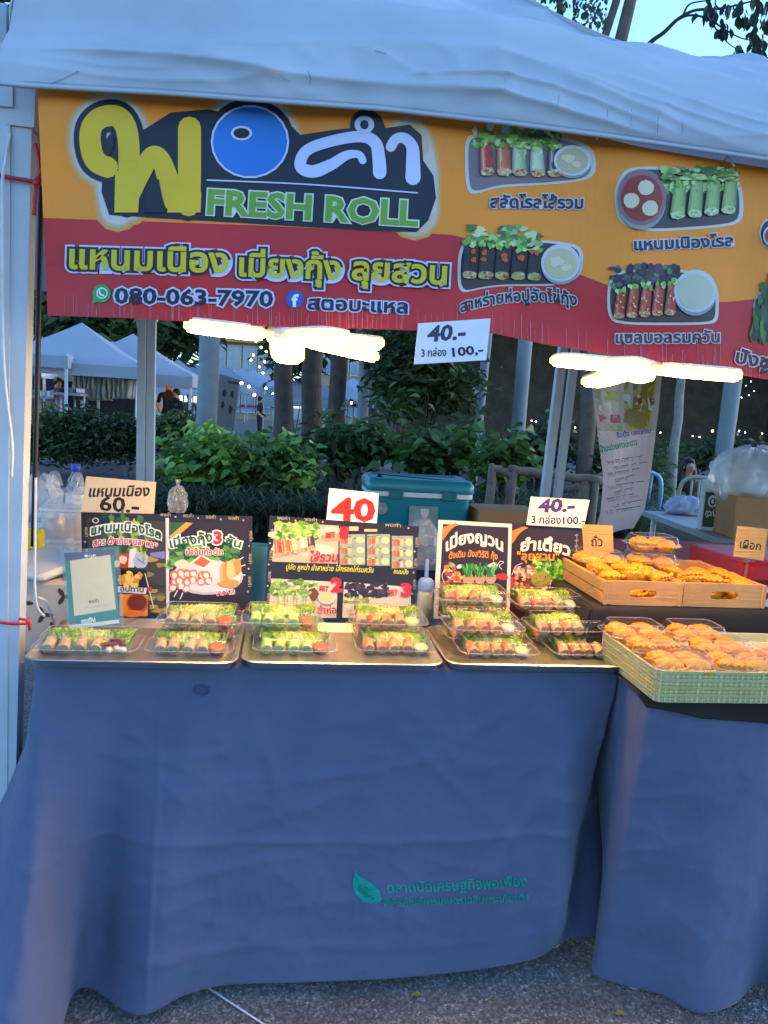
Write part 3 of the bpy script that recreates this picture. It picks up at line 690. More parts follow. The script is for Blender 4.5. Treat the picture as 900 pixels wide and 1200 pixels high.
# food pictures
def rnd_(pts):
    o = []; n = len(pts)
    for i in range(n):
        p0, p1, p2 = pts[i-1], pts[i], pts[(i+1) % n]; a = ((p1[0]*.6+p0[0]*.4), (p1[1]*.6+p0[1]*.4)); b = ((p1[0]*.6+p2[0]*.4), (p1[1]*.6+p2[1]*.4))
        for k in range(5): t = k/4; o.append(((1-t)**2*a[0]+2*t*(1-t)*p1[0]+t*t*b[0], (1-t)**2*a[1]+2*t*(1-t)*p1[1]+t*t*b[1]))
    return o
def tray_halo(pts, L, g=5):
    cx_ = sum(p[0] for p in pts)/len(pts); cy_ = sum(p[1] for p in pts)/len(pts)
    A.poly(rnd_([(cx_+(x-cx_)*(1+g/70), cy_+(y-cy_)*(1+g/40)) for x, y in pts]), '#cbc4bb', L)
r1 = random.Random(3)
GRN = ('#5d8a3a', '#7fa54e', '#a3bd70', '#c3d29a', '#4a7030')
p_ = [(549, 166), (558, 160), (640, 160), (690, 172), (694, 208), (640, 214), (585, 216), (553, 226), (549, 205)]
tray_halo(p_, 1); A.poly(rnd_(p_), '#7d6a70', 2)
A.lettuce(556, 146, 98, 26, 3, r1, GRN, 46)
for i, (x, c) in enumerate([(563, '#b83a2c'), (583, '#c26a3c'), (601, '#a9bd92'), (622, '#c3cfae'), (642, '#4b3540')]): A.roll(x, 168+i*1.5, 17, 33-i, c, 8, r1, -3+i*.5)
A.dip(671, 188, 22, 18, '#c6cad0', '#b5a88c', 8, '#cfc3a0')
A.text('สลัดโรลไส้รวม', (575, 243), (683, 244), 19, '#1f2640', 4, .035, [(.09, '#c6c3d0')])
p_ = [(722, 225), (735, 200), (770, 198), (864, 204), (868, 256), (850, 263), (760, 269), (728, 260)]
tray_halo(p_, 1, 4); A.poly(rnd_(p_), '#454046', 2)
A.lettuce(778, 196, 84, 26, 3, r1, GRN, 40)
for i in range(4): A.roll(786+i*20, 214-i*2, 17, 38, '#8fae66', 8, r1, 3, ('#b9c79a', '#9db578', '#dcdcd2', '#7e9a56'), '#a9c084')
A.lettuce(780, 198, 82, 12, 12, r1, GRN, 24)
A.dip(752, 231, 29, 33, '#8c6468', '#8f2f2a', 8); [A.blob(752+a, 231+b, 9.5, 9, '#cfc3a4', 12, .05, 20, r1) for a, b in ((-12, 4), (5, -11), (10, 13))]
A.text('แหนมเนืองโรล', (744, 293), (859, 288), 18, '#1f2640', 4, .035, [(.09, '#c6c3d0')])
p_ = [(540, 300), (548, 282), (640, 284), (680, 290), (678, 322), (656, 333), (590, 333), (566, 336), (540, 342)]
tray_halo(p_, 1, 4); A.poly(rnd_(p_), '#3a3234', 2)
A.lettuce(544, 264, 88, 22, 3, r1, GRN, 34)
for i in range(5):
    A.roll(542+i*19, 286+i*2, 17, 36-i*1.5, '#26222a', 8, r1, 1, ('#a99a62', '#8a4a32', '#7f9b4a', '#c9b898'), '#3e3a44')
    for k in range(3): A.blob(547+i*19+r1.uniform(0, 8), 297+r1.uniform(-4, 8), 3.2, 2.8, '#c24a28', 12, .35, 8, r1)
A.dip(657, 308, 23, 22, '#c2c0c6', '#bdb38e', 8, '#cfc6a4')
A.text('สาหร่ายห่อปูอัดไข่กุ้ง', (540, 366), (676, 358), 18.5, '#1c2034', 4, .03, [(.085, '#c9bcc0')], bend=9)
p_ = [(715, 334), (728, 318), (800, 318), (838, 330), (839, 372), (830, 378), (724, 378), (715, 366)]
tray_halo(p_, 1, 4); A.poly(rnd_(p_), '#4a3a34', 2)
A.lettuce(716, 312, 78, 24, 3, r1, ('#33243a', '#46304a', '#2a2030', '#57705a'), 34)
for i in range(5): 
    A.roll(719+i*15, 340-i*2, 13, 30+i, '#b5452f', 8, r1, 3, ('#c98a6a', '#b0503a', '#d8b898', '#8a6a44'), '#d8a28c')
    for k in range(4): A.ell2(722+i*15+r1.uniform(0, 9), 346+r1.uniform(0, 18), 1.3, .8, '#e0cfae', 12, r1.random()*3, 6)
A.dip(815, 341, 25, 25, '#bfc0c4', '#b9b79a', 8)
A.text('แซลมอลรมควัน', (722, 402), (843, 401), 18.5, '#4a3c40', 4, .03, [(.085, '#d0c2c2')])
p_ = [(884, 352), (900, 338), (960, 345), (965, 400), (905, 402), (886, 376)]
tray_halo(p_, 1, 4); A.poly(rnd_(p_), '#3d3b33', 2); A.lettuce(880, 332, 70, 60, 3, r1, ('#33502a', '#4c6e38', '#26401f'), 40); A.dip(935, 380, 20, 16, '#c2c0c6', '#b08a5a', 8)
A.text('ปังชูชีสอบ', (862, 425), (958, 443), 22, '#39343c', 4, .03, [(.085, '#d0c2c2')])
p_ = [(890, 270), (900, 255), (960, 262), (960, 300), (896, 292)]
tray_halo(p_, 1, 4); A.poly(rnd_(p_), '#5a3036', 2); A.dip(908, 276, 14, 13, '#bfc0c4', '#9a3a30', 8)
# scuffs and folds printed nowhere: only worn white scratches along the lower hem
for i in range(150):
    x = r1.uniform(70, 1000); b = bbot(x); l_ = r1.uniform(4, 26); A.stroke([(x, b-l_-r1.uniform(0, 8)), (x+r1.uniform(-1, 1), b-1)], r1.uniform(.25, .7), '#b8767a', 2, False, False)
bo = A.build('vinyl_banner', PRINT)
tag(bo, 'long yellow and red vinyl banner with salad roll pictures hanging under the tent valance', 'banner')
for x in (60, 300, 520, 700, 860):
    m = MB(); p = P(x, btop(x)+4, .012); m.tube([p, p+Vector((0, .03, .03)), p+Vector((.0, .075, .01))], .0022, 5)
    m.build('tie_cord', mat('white_cord', '#c8c8c4', .7), bo, True)

# ------------------------------------------------------------------ cards helper
def plane_map(p0, n):
    n = n.normalized()
    return lambda px, py, h: PN(px, py, p0+n*h, n)
def card(name, corners, p0, n, col, label, cat, draw, th=.0012, m=None, group=None, frame=None):
    """corners px: tl, bl, br, tr"""
    n = n.normalized(); f = plane_map(p0, n); A = Art(f); 
    A.raw(corners, col, 0)
    bk = [f(x, y, 0)-n*th for x, y in corners]; fr = [f(x, y, -.00002) for x, y in corners]
    A.col = lin(col); A.add([*bk], [(3, 2, 1, 0)])
    for i in range(4):
        j = (i+1) % 4; A.add([fr[i], fr[j], bk[j], bk[i]], [(3, 2, 1, 0)])
    if draw: draw(A)
    o = A.build(name, m or CARD)
    return tag(o, label, cat, group)
NB = Vector((0, -math.cos(R(13)), math.sin(R(13))))        # menu boards lean back
# hanging price card
def d1(A):
    A.text('40.-', (501, 400), (544, 397), 25, '#3a3f55', 1, .035, slant=.2); A.text('3 กล่อง', (494, 418), (523, 417), 12.5, '#22263c', 1, .02); A.text('100,-', (531, 418), (566, 414), 14.5, '#22263c', 1, .03)
card('price_card', [(490, 379), (485, 427), (570, 422), (575, 373)], P(530, 400, .0), Vector((0, -1, .02)), '#d9dbe2', 'white handwritten 40.- price card clipped to the bottom hem of the yellow and red banner', 'price card', d1)

# ------------------------------------------------------------------ tables and cloths
TBL = mat('table_laminate', '#8b8d90', .5)
def table(x0, x1, y0, y1, z, label, name='folding_table', m=TBL, lm=WMETAL):
    t = empty(name, ((x0+x1)/2, (y0+y1)/2, 0), label, 'table'); w, d = x1-x0, y1-y0
    q = MB(); q.box((0, 0, z-.015), (w, d, .03), bev=.004); q.build('tabletop', m, t)
    for sx in (-1, 1):
        for sy in (-1, 1):
            q = MB(); q.tube([(sx*(w/2-.06), sy*(d/2-.05), 0), (sx*(w/2-.06), sy*(d/2-.05), z-.03)], .014, 8); q.build('leg', lm, t, True)
    return t
table(.10, 1.375, .025, .63, .742, 'long folding table hidden under the blue cloth with the three steel trays')
table(1.40, 2.75, -.125, .60, .737, 'second folding table hidden under the right blue cloth and the black cloth')
CLOTH = mat('blue_cloth', '#545b74', .85, nscale=5, namt=.12, bump=.3, bscale=30, spec=.15, sheen=.15)
def fold_cloth(name, top, bot, label, Yback, extra=None, nv=46, sub=16, wr=.006, ztop=.752, prof=1.6):
    """drop from the table edge: top[] and bot[] are matching world points along the edge and along the hem"""
    T = smoothpts(top, sub); B = smoothpts(bot, sub); n = len(T); m = MB(); vs = []
    for j in range(nv+1):
        v = j/nv
        for i in range(n):
            t, b = T[i], B[i]; k = v**prof*.55+v*.45
            p = Vector((t.x+(b.x-t.x)*k, t.y+(b.y-t.y)*k, t.z+(b.z-t.z)*v))
            w = min(1, v*5)*min(1, (1-v)*6+.2)
            a = p.x*9+p.z*5; p.y += w*wr*(.45*math.sin(a)+.35*math.sin(p.z*37+p.x*5+2*math.sin(p.x*4))*math.sin(p.x*7+1)+.3*math.sin(p.x*27+p.z*4))
            if extra: extra(p, v, w)
            q_ = Vector((p.x*2.3, p.z*1.4, 3.1)); p.y += w*(.014*noise.noise(q_)+.007*noise.noise(q_*2.7)) - w*(.0028*ridged(p.x*3.1+p.z*1.5, p.z*6.5-p.x*1.2, 1.7)+.0028*ridged(p.x*5-p.z*6, p.z*5+p.x*4, 8.2)+.0018*ridged(p.x*9, p.z*14, 3.3)+.0012*ridged(p.x*2+p.z*.6, p.z*15, 5.5))
            vs.append(p)
    m.add(vs, [(j*n+i, (j+1)*n+i, (j+1)*n+i+1, j*n+i+1) for j in range(nv) for i in range(n-1)])
    # table top part with a small rolled edge
    N = 6; ts = []
    for j in range(N+1):
        u = j/N
        for t in T: ts.append(Vector((t.x, t.y+(Yback-t.y)*u, t.z+.002*min(1, u*6))))
    o = len(m.v); m.v += [tuple(q) for q in ts]
    for j in range(N):
        for i in range(n-1): m.f.append((o+j*n+i, o+j*n+i+1, o+(j+1)*n+i+1, o+(j+1)*n+i)); m.m.append(0); m.c.append(None)
    ob = m.build(name, CLOTH, smooth=True, solid=.0012)
    return tag(ob, label, 'tablecloth'), m
zt = .751
def crz(t, s): return math.exp(-(t/s)**2)
def creases(p, v, w):
    # ironed fold lines, a sewn seam and slack dents
    z0 = .36+.010*math.sin(p.x*6); p.y -= .0045*crz(p.z-z0, .010)*w+.003*crz(p.z-.115-.01*math.sin(p.x*5), .012)*w
    p.y -= .004*crz(p.x-.335, .007)*w+.006*crz(p.x-.34, .06)*w*math.sin(p.z*9)
    for (a, b, k, s_, h) in ((1.05, .62, .55, .018, .004), (.98, .50, -.9, .016, .0035), (.45, .30, .12, .012, .003), (.62, .42, .3, .014, .003), (1.18, .40, 1.6, .02, .005), (.8, .22, .08, .012, .003), (.55, .60, -2.2, .018, .004), (.25, .2, .25, .014, .004), (.7, .5, .15, .012, .003), (1.0, .30, -.25, .014, .003), (.9, .60, 2.5, .016, .003)):
        d = (p.z-b)-k*(p.x-a); L_ = math.hypot(p.x-a, p.z-b); p.y -= h*crz(d/math.hypot(1, k), s_)*crz(L_, .20)*w
    p.y -= .045*w*crz(p.x-1.24-(.75-p.z)*.06, .05)*v - .06*w*crz(p.x-1.35-(.75-p.z)*.02, .045)*v + .03*w*crz(p.x-.17+(.75-p.z)*.12, .035)*v - .03*w*crz(p.x-.25+(.75-p.z)*.04, .04)*v
def G(px, py, z): return P(px, py, Z=z)
topL = [(.055, .50, zt), (.058, .25, zt), (.062, .06, zt), (.075, .012, zt), (.13, .004, zt), (.25, .002, zt), (.42, .0, zt), (.60, .0, zt), (.78, .0, zt), (.96, .0, zt), (1.12, .0, zt), (1.25, .0, zt), (1.36, .004, zt), (1.388, .03, zt), (1.395, .20, zt), (1.397, .5, zt)]
botL = [G(-140, 1120, .03)+Vector((0, .35, 0)), G(-120, 1180, .03), G(-60, 1250, .03), G(15, 1300, .02), G(62, 1240, .02), G(92, 1160, .03), G(160, 1190, .02), G(215, 1166, .03), G(265, 1154, .03), G(350, 1151, .03), G(450, 1147, .035), G(540, 1138, .035), G(620, 1124, .04), G(655, 1103, .045), G(705, 1096, .05), G(800, 1050, .05)]
cl, _m = fold_cloth('tablecloth', topL, botL, 'blue cloth with a green leaf emblem draped over the main table under the steel trays', .62, creases, nv=150, sub=30)
topR = [(1.385, .3, .743), (1.385, .05, .743), (1.39, -.10, .743), (1.415, -.128, .743), (1.5, -.13, .746), (1.58, -.13, .746), (1.66, -.13, .746), (1.75, -.13, .746), (1.9, -.13, .746), (2.1, -.13, .746), (2.4, -.13, .746), (2.75, -.13, .746)]
botR = [G(735, 1085, .03), G(704, 1100, .03), G(694, 1136, .02), G(722, 1152, .01), G(775, 1166, .01), G(815, 1186, .008), G(858, 1178, .008), G(888, 1152, .01), G(915, 1172, .01), G(965, 1158, .01), G(1060, 1165, .01), G(1180, 1158, .01)]
clr, _m2 = fold_cloth('tablecloth', topR, botR, 'plain blue cloth hanging from the right table below the stacked green baskets', .6, wr=.008, nv=110, sub=22)
# emblem and words on the cloth
bpy.context.view_layer.update()
bv = BVHTree.FromPolygons(_m.v, _m.f)
def cmap(px, py, h):
    d = Vector(_F*FPX+_R*(px-450)+_U*(600-py)).normalized(); hit = bv.ray_cast(Vector(CAM), d)
    if hit[0] is None: return P(px, py, 0)
    n = hit[1]; n = n if n.dot(d) < 0 else -n
    return hit[0]+n*(h+.0024)
A = Art(cmap, 6)
GI = '#158a7a'; GI2 = '#0f6f63'
A.poly([(416, 1018), (420, 1026), (432, 1032), (444, 1042), (448, 1054), (440, 1059), (426, 1056), (416, 1046), (413, 1034)], GI, 1)
A.poly([(421, 1034), (432, 1040), (440, 1050), (436, 1054), (426, 1050), (419, 1042)], GI2, 2); A.stroke([(417, 1030), (430, 1043), (446, 1057)], 1.1, GI, 3)
for i in range(6): A.stroke([(420+i*3, 1036+i*3), (426+i*3.2, 1034+i*3.2)], .9, GI, 3, False)
A.text('ตลาดนัดเศรษฐกิจพอเพียง', (454, 1046), (617, 1037), 17, GI, 1, .02, bend=-1); A.text('พิพิธภัณฑ์การเกษตรเฉลิมพระเกียรติฯ', (450, 1062), (619, 1055), 12.5, GI, 1, .015)
A.build('printed_emblem', INK, cl)
A = Art(cmap, 6); A.blob(236, 808, 10, 7, '#3f4660', 1, .12, 24); A.build('stain', INK, cl)
# white painted line on the asphalt
m = MB(); a, b = G(252, 1163, .004), G(312, 1202, .004); a = a+(a-b)*.6; b = b+(b-a)*.5; s_ = (b-a).cross(Vector((0, 0, 1))).normalized()*.0025
m.add([a-s_, b-s_, b+s_, a+s_], [(0, 1, 2, 3)]); tag(m.build('line_marking', mat('chalk_line', '#c9cbcc', .8, nscale=40, namt=.3)), kind='structure')

# ------------------------------------------------------------------ trays
def rr(w, d, r, n=5):
    o = []
    for (sx, sy, a0) in ((1, 1, 0), (-1, 1, 90), (-1, -1, 180), (1, -1, 270)):
        for k in range(n+1):
            a = R(a0+90*k/n); o.append((sx*(w/2-r)+r*math.cos(a), sy*(d/2-r)+r*math.sin(a)))
    return o
def steel_tray(x0, x1, y0, y1, z, label):
    w, d = x1-x0, y1-y0; c = Vector(((x0+x1)/2, (y0+y1)/2, z)); m = MB()
    prof = [(-.024, .0), (-.012, .003), (-.004, .021), (0, .023), (.003, .021), (.0, .0215), (-.006, .0205), (-.014, .005), (-.026, .002)]
    m.rings([[Vector((x, y, zz)) for x, y in rr(w+2*e, d+2*e, max(.012, .035+e))] for e, zz in prof], True)
    o = m.build('serving_tray', STEEL, smooth=True, angle=60); o.location = c
    return tag(o, label, 'tray', 'steel serving trays on the blue cloth')
TZ = .755
tl = [P(22, 773, Z=TZ+.023), P(278, 773, Z=TZ+.023), P(282, 773, Z=TZ+.023), P(517, 771, Z=TZ+.023), P(522, 773, Z=TZ+.023), P(740, 772, Z=TZ+.023)]
YT0 = -.05; YT1 = .275
steel_tray(tl[0].x+.004, tl[1].x-.002, YT0, YT1, TZ, 'steel serving tray at the left end holding the payment stand and two box stacks')
steel_tray(tl[2].x+.003, tl[3].x-.002, YT0+.01, YT1, TZ, 'steel serving tray in the middle of the three, below the menu board with sets')
steel_tray(tl[4].x+.003, tl[5].x-.004, YT0+.02, YT1, TZ, 'steel serving tray at the right end next to the green baskets')

LFD = mat('dry_leaf', '#8a7422', .7, nscale=60, namt=.3)
for px, py, s_, lb in ((489, 1166, .012, 'small yellow dry leaf on the asphalt below the cloth emblem'), (727, 1188, .014, 'small yellow dry leaf on the asphalt below the right cloth'), (575, 1176, .008, 'tiny scrap on the asphalt between the two fallen leaves')):
    p = G(px, py, .006); m = MB(); m.add([p+Vector((-s_, 0, 0)), p+Vector((-s_*.2, -s_*.5, .003)), p+Vector((s_, 0, .001)), p+Vector((0, s_*.5, .004))], [(0, 1, 2, 3)]); tag(m.build('dry_leaf', LFD, solid=.0008), lb, 'leaf')
# ------------------------------------------------------------------ menu boards
r2 = random.Random(11)
PA = P(240, 718, Z=.775); PB_ = P(400, 722, Z=.775); PC = P(550, 722, Z=.775); PD = P(640, 722, Z=.775)
BRN = '#241a18'
def border_text(A, pts, L=2, sz=6):
    for (a, b) in pts:
        ln = math.dist(a, b); n = int(ln/22)
        for i in range(n):
            u0, u1 = (i+.15)/n, (i+.6)/n; q = lambda u: (a[0]+(b[0]-a[0])*u, a[1]+(b[1]-a[1])*u)
            A.text('พอคำ', q(u0), q(u1), sz, '#b9a98f', L, .0); c = q((i+.82)/n); A.ell2(c[0], c[1], 1.1, 1.1, '#b9a98f', L, n=8)
def dA(A):
    A.poly([(102, 607), (105, 720), (194, 720), (194, 611)], '#3d3320', 1)
    for i in range(26): A.blob(r2.uniform(150, 190), r2.uniform(618, 716), r2.uniform(6, 14), 3, ['#8a7a1c', '#5e5c1c', '#2a2418', '#a88c1c'][i % 4], 2, .3, 9, r2)
    A.lettuce(120, 606, 50, 46, 2, r2, ('#3f6a24', '#6f8f30', '#a8b23c', '#2f4a1c'), 40)
    A.poly([(104, 612), (128, 606), (130, 618), (106, 624)], '#1c1814', 6); A.ell2(112, 610, 4, 3.4, '#c9c0b0', 7); A.ell2(112, 610, 2.6, 2.2, '#2a2420', 8)
    A.poly([(176, 648), (193, 646), (193, 655), (176, 652)], '#7a78b0', 4)
    A.poly([(152, 644), (160, 642), (157, 665), (150, 665)], '#d9d4cc', 5); A.blob(165, 657, 9, 10, '#9fb4cc', 5, .15, 12, r2)
    for k in range(3): A.stroke([(160+k*3, 654+k*2), (164+k*3, 657+k*2)], .8, '#b03038', 9, False)
    A.ell2(145, 657, 10, 9, '#b03a28', 5); A.blob(144, 656, 5, 5, '#d8c4a0', 7, .15, 10, r2); A.blob(137, 661, 4, 4, '#d8c4a0', 7, .15, 10, r2)
    A.poly([(130, 668), (172, 668), (176, 720), (130, 720)], '#15120f', 4)
    for i in range(26): A.blob(r2.uniform(139, 168), r2.uniform(672, 686), 3.4, 3, ['#d9a53a', '#c98c28', '#e6bf62'][i % 3], 6+i % 3, .25, 8, r2)
    A.poly([(138, 687), (172, 689), (171, 696), (138, 694)], '#d8d8d0', 10); A.text('อบทาน', (141, 693), (168, 694), 9, '#1d4a2a', 11, .03); A.rect(172, 688, 178, 693, '#b02a38', 11)
    A.poly([(140, 696), (174, 697), (173, 722), (140, 722)], '#d98c28', 6); A.ell2(161, 707, 13, 12, '#b0542c', 7); A.ell2(161, 706, 11, 9.5, '#6f2a18', 8); A.blob(157, 719, 12, 4, '#d87a2a', 8, .2, 10, r2)
    A.stroke([(170, 672), (180, 712)], 1, '#d8d4cc', 9, False)
    A.text('แหนมเนืองโรล', (107, 627), (188, 632), 14.5, '#1f5a2c', 12, .03, [(.13, '#e9e6da')], bend=7)
    A.text('สูตร ตั้งเดิมหนองคาย', (109, 640), (184, 643), 10.5, '#b3202a', 16, .02, [(.10, '#e9e0d4')], bend=4)
    A.poly([(194, 607), (195, 722), (198.5, 722), (198, 607)], '#d4cfca', 3)
    # second panel
    A.poly([(198.5, 610), (199, 722), (287, 720), (290, 614)], '#2b1c18', 1)
    A.poly([(199, 612), (220, 612), (199, 632)], '#2c5a34', 2); A.poly([(199, 628), (218, 612), (226, 613), (199, 636)], '#d99a2a', 3)
    A.lettuce(200, 640, 78, 22, 3, r2, ('#3f7a2c', '#5f9a38', '#86b84c', '#2f5a20'), 60)
    A.ell2(243, 676, 42, 21, '#b9b2ac', 5); A.ell2(243, 675, 39, 19, '#d0cac2', 6)
    A.blob(213, 661, 9, 5, '#d8cbb0', 8, .2, 12, r2); A.poly([(223, 660), (236, 649), (250, 658), (240, 668)], '#e4d9cc', 8); A.poly([(226, 660), (236, 652), (247, 658), (239, 665)], '#c0602a', 9)
    for i in range(15):
        x, y = 203+(i % 6)*8+r2.uniform(-2, 2), 672+(i//6)*8+r2.uniform(-2, 2); A.ell2(x, y, 5.4, 4.6, '#d9724a', 10+(i % 2)*3, r2.random()*3, 14); A.ell2(x+.6, y+.8, 3.6, 2.9, '#e8d5c6', 11+(i % 2)*3, r2.random()*3, 12)
    for i in range(5): A.blob(262+i*4, 672-i*2, 5, 14-i, ['#d9a55c', '#c98a3c', '#e0b878'][i % 3], 10+i % 3, .12, 12, r2)
    A.blob(268, 684, 12, 5, '#c98a3c', 13, .2, 10, r2)
    for (a, b) in (((203, 688), (197.5, 696)), ((208, 692), (204, 699)), ((214, 695), (211, 702)), ((279, 657), (285, 653)), ((281, 664), (287, 662)), ((281, 673), (287, 674))): A.stroke([a, b], 1.2, '#d8d4cc', 8, False)
    A.text('เมี่ยงกุ้ง', (200, 642), (249, 634), 15, '#1f5a2c', 16, .03, [(.13, '#e9e6da')]); A.text('3', (251, 637), (259, 637), 20, '#c01f28', 16, .05, [(.12, '#e9e6da')]); A.text('ชั้น', (264, 637), (281, 642), 13, '#1f5a2c', 16, .03, [(.13, '#e9e6da')])
    A.text('น้ำจิ้มถั่วตัด', (218, 650), (261, 650), 9.5, '#b3202a', 18, .02, [(.09, '#e9e0d4')]); A.text('พี่สั่งได้', (254, 698), (275, 696), 6, '#c01f28', 16, .02, [(.10, '#e9e0d4')])
    border_text(A, [((99, 614), (102, 716)), ((184, 604.5), (290, 610)), ((292.5, 618), (290.5, 698))])
card('menu_board', [(95, 600), (97, 722), (292, 720), (296, 605)], PA, NB, BRN, 'wide menu board with two food panels and a shrimp platter, behind the payment stand', 'menu board', dA, .006, GLOSSPRINT)
def mini_box(A, x0, y0, x1, y1, L):
    A.rect(x0, y0, x1, y1, '#8d9a96', L); n = 3
    for i in range(n):
        y = y0+(y1-y0)*(i+.5)/n; h = (y1-y0)/n
        A.lettuce(x0+1, y-h*.42, (x1-x0)*.62, h*.35, L+1, r2, ('#4f7d2a', '#7fa54e', '#a3bd70'), 8)
        for k in range(3): A.poly([(x0+2+k*4.2, y-h*.15), (x0+1.5+k*4.2, y+h*.4), (x0+5+k*4.2, y+h*.4), (x0+5+k*4.2, y-h*.15)], ['#d86a2c', '#c8532a', '#d9b88c'][k], L+5)
        A.ell2(x1-(x1-x0)*.2, y+h*.08, (x1-x0)*.17, h*.32, '#cfc9a0', L+5, n=12); A.ell2(x1-(x1-x0)*.2, y+h*.08, (x1-x0)*.13, h*.25, '#d9c77a', L+6, n=12)
def dB(A):
    A.poly([(322, 612), (319, 658), (396, 661), (397, 616)], '#b8a88c', 1)
    for i in range(20): A.blob(r2.uniform(326, 392), r2.uniform(620, 656), 12, 5, ['#c9bda4', '#d4c9b4', '#a8916c'][i % 3], 2+i % 2, .3, 9, r2)
    A.lettuce(322, 613, 50, 16, 5, r2, ('#4f8a2a', '#7fb03c', '#a9cf5c', '#c8dd8a'), 40)
    for i, c in enumerate(['#cf4a24', '#d8702c', '#b4c48a', '#c9cfae', '#4a3550']): A.roll(323+i*9.6, 632-i*1.2, 9, 18-i*.8, c, 9, r2, -3+i*.2)
    A.text('ไส้รวม', (362, 658), (395, 658), 15, '#c01f28', 14, .025, slant=.15); A.text('SET', (382, 630), (393, 629), 8, '#b8242c', 14, .05)
    A.text('1', (401, 630), (405.5, 630), 17, '#c8202a', 14, .06)
    mini_box(A, 398, 626, 428, 662, 2); mini_box(A, 430, 626, 457, 663, 2); mini_box(A, 459, 628, 484, 666, 2)
    A.rect(409, 617, 420, 622, '#d8b08a', 3); A.rect(427, 620, 442, 623, '#d8b08a', 3)
    A.text('ปูอัด หูหม่า ยำสาหร่าย ไส้กรอกไก่รมควัน', (335, 667), (437, 671), 8.5, '#d3c72c', 3, .015, slant=.2); A.text('ขนมปัง', (461, 672), (478, 673), 7.5, '#d3c72c', 3, .015, slant=.2)
    A.poly([(318, 678), (314, 724), (394, 724), (396, 682)], '#c6bda8', 1); A.poly([(403, 682), (401, 724), (482, 724), (481, 688)], '#c6bda8', 1)
    A.lettuce(318, 680, 54, 16, 3, r2, ('#5f8a2a', '#8fb04c', '#b9cf74'), 34); A.lettuce(406, 684, 48, 14, 3, r2, ('#2a1c2c', '#3c2838', '#4a3040'), 30); A.lettuce(404, 696, 30, 10, 3, r2, ('#9aa83c', '#7f8f30'), 12)
    for i in range(4): A.roll(324+i*11, 697, 10, 20, '#b4c48a', 8, r2, 1)
    A.dip(383, 698, 11, 10, '#d4d0c8', '#cdbf8c', 8); A.blob(367, 696, 6, 8, '#6a3a24', 9, .2, 10, r2)
    A.text('SET', (374, 692), (385, 693), 8, '#c8202a', 14, .05); A.text('2', (389, 693), (400, 693), 22, '#c8202a', 14, .06); A.text('SET', (455, 697), (466, 697), 8, '#c8202a', 14, .05); A.text('3', (471, 698), (481, 698), 20, '#c8202a', 14, .06)
    A.text('ยำห่อ', (372, 719), (394, 719), 12, '#c01f28', 14, .02)
    border_text(A, [((320, 608.5), (384, 612)), ((445, 616), (486, 619.5)), ((317.5, 616), (312, 716)), ((487, 626), (483, 700))])
card('menu_board', [(316, 604), (309, 725), (485, 725), (491, 617)], PB_, NB, '#211a16', 'wide dark menu board showing three numbered roll sets, below the red 40 card', 'menu board', dB, .006, GLOSSPRINT)
def orange_marks(A, x, y):
    for i in range(3): A.poly([(x, y+4+i*5), (x+14-i*3.5, y-1+i*1.2), (x+19-i*4, y+.6+i*1.4), (x, y+9.5+i*5)], '#d97a1c', 3+i)
def dC(A):
    A.poly([(519, 614), (513.5, 722), (593, 720), (596, 618)], '#2a1616', 1); orange_marks(A, 519, 614)
    A.text('เมี่ยงญวน', (523, 646), (589, 646), 19, '#e6dccb', 8, .035, bend=10); A.text('ดั้งเดิม มังสวิรัติ กุ้ง', (526, 655), (583, 656), 10.5, '#e08a24', 8, .02, bend=3)
    for i in range(44): A.blob(r2.uniform(521, 540), r2.uniform(660, 680), 3, 2.6, ['#d9b040', '#b0402a', '#e0d8cc', '#4a2a30', '#7fa54e', '#d9702c'][i % 6], 4+i % 4, .3, 8, r2)
    for k in range(3):
        A.blob(549+k*13, 678, 6.5, 7, '#b98a68', 4, .12, 12, r2)
        for i in range(16): A.stroke([(549+k*13+r2.uniform(-4, 4), 676), (549+k*13+r2.uniform(-9, 9), 661+r2.uniform(-2, 4))], 1.5, ['#3f8a2a', '#5fae3c', '#2f6a20'][i % 3], 6+i % 3, False, False)
    A.blob(577, 663, 6, 4, '#c9c4c4', 5, .3, 10, r2); A.blob(588, 676, 7, 4, '#c01f28', 5, .2, 10, r2); A.blob(522, 690, 7, 9, '#c01f28', 5, .25, 10, r2)
    A.stroke([(582, 664), (586, 658), (590, 659), (585, 663), (588, 667)], .9, '#c9c4c4', 7); A.stroke([(521, 684), (518, 674), (523, 666)], .8, '#c9c4c4', 7)
card('menu_board', [(514, 609), (508, 725), (597, 723), (600, 614)], PC, NB, '#d6cfc2', 'white framed menu board with arched cream lettering behind the right tray', 'menu board', dC, .006, GLOSSPRINT)
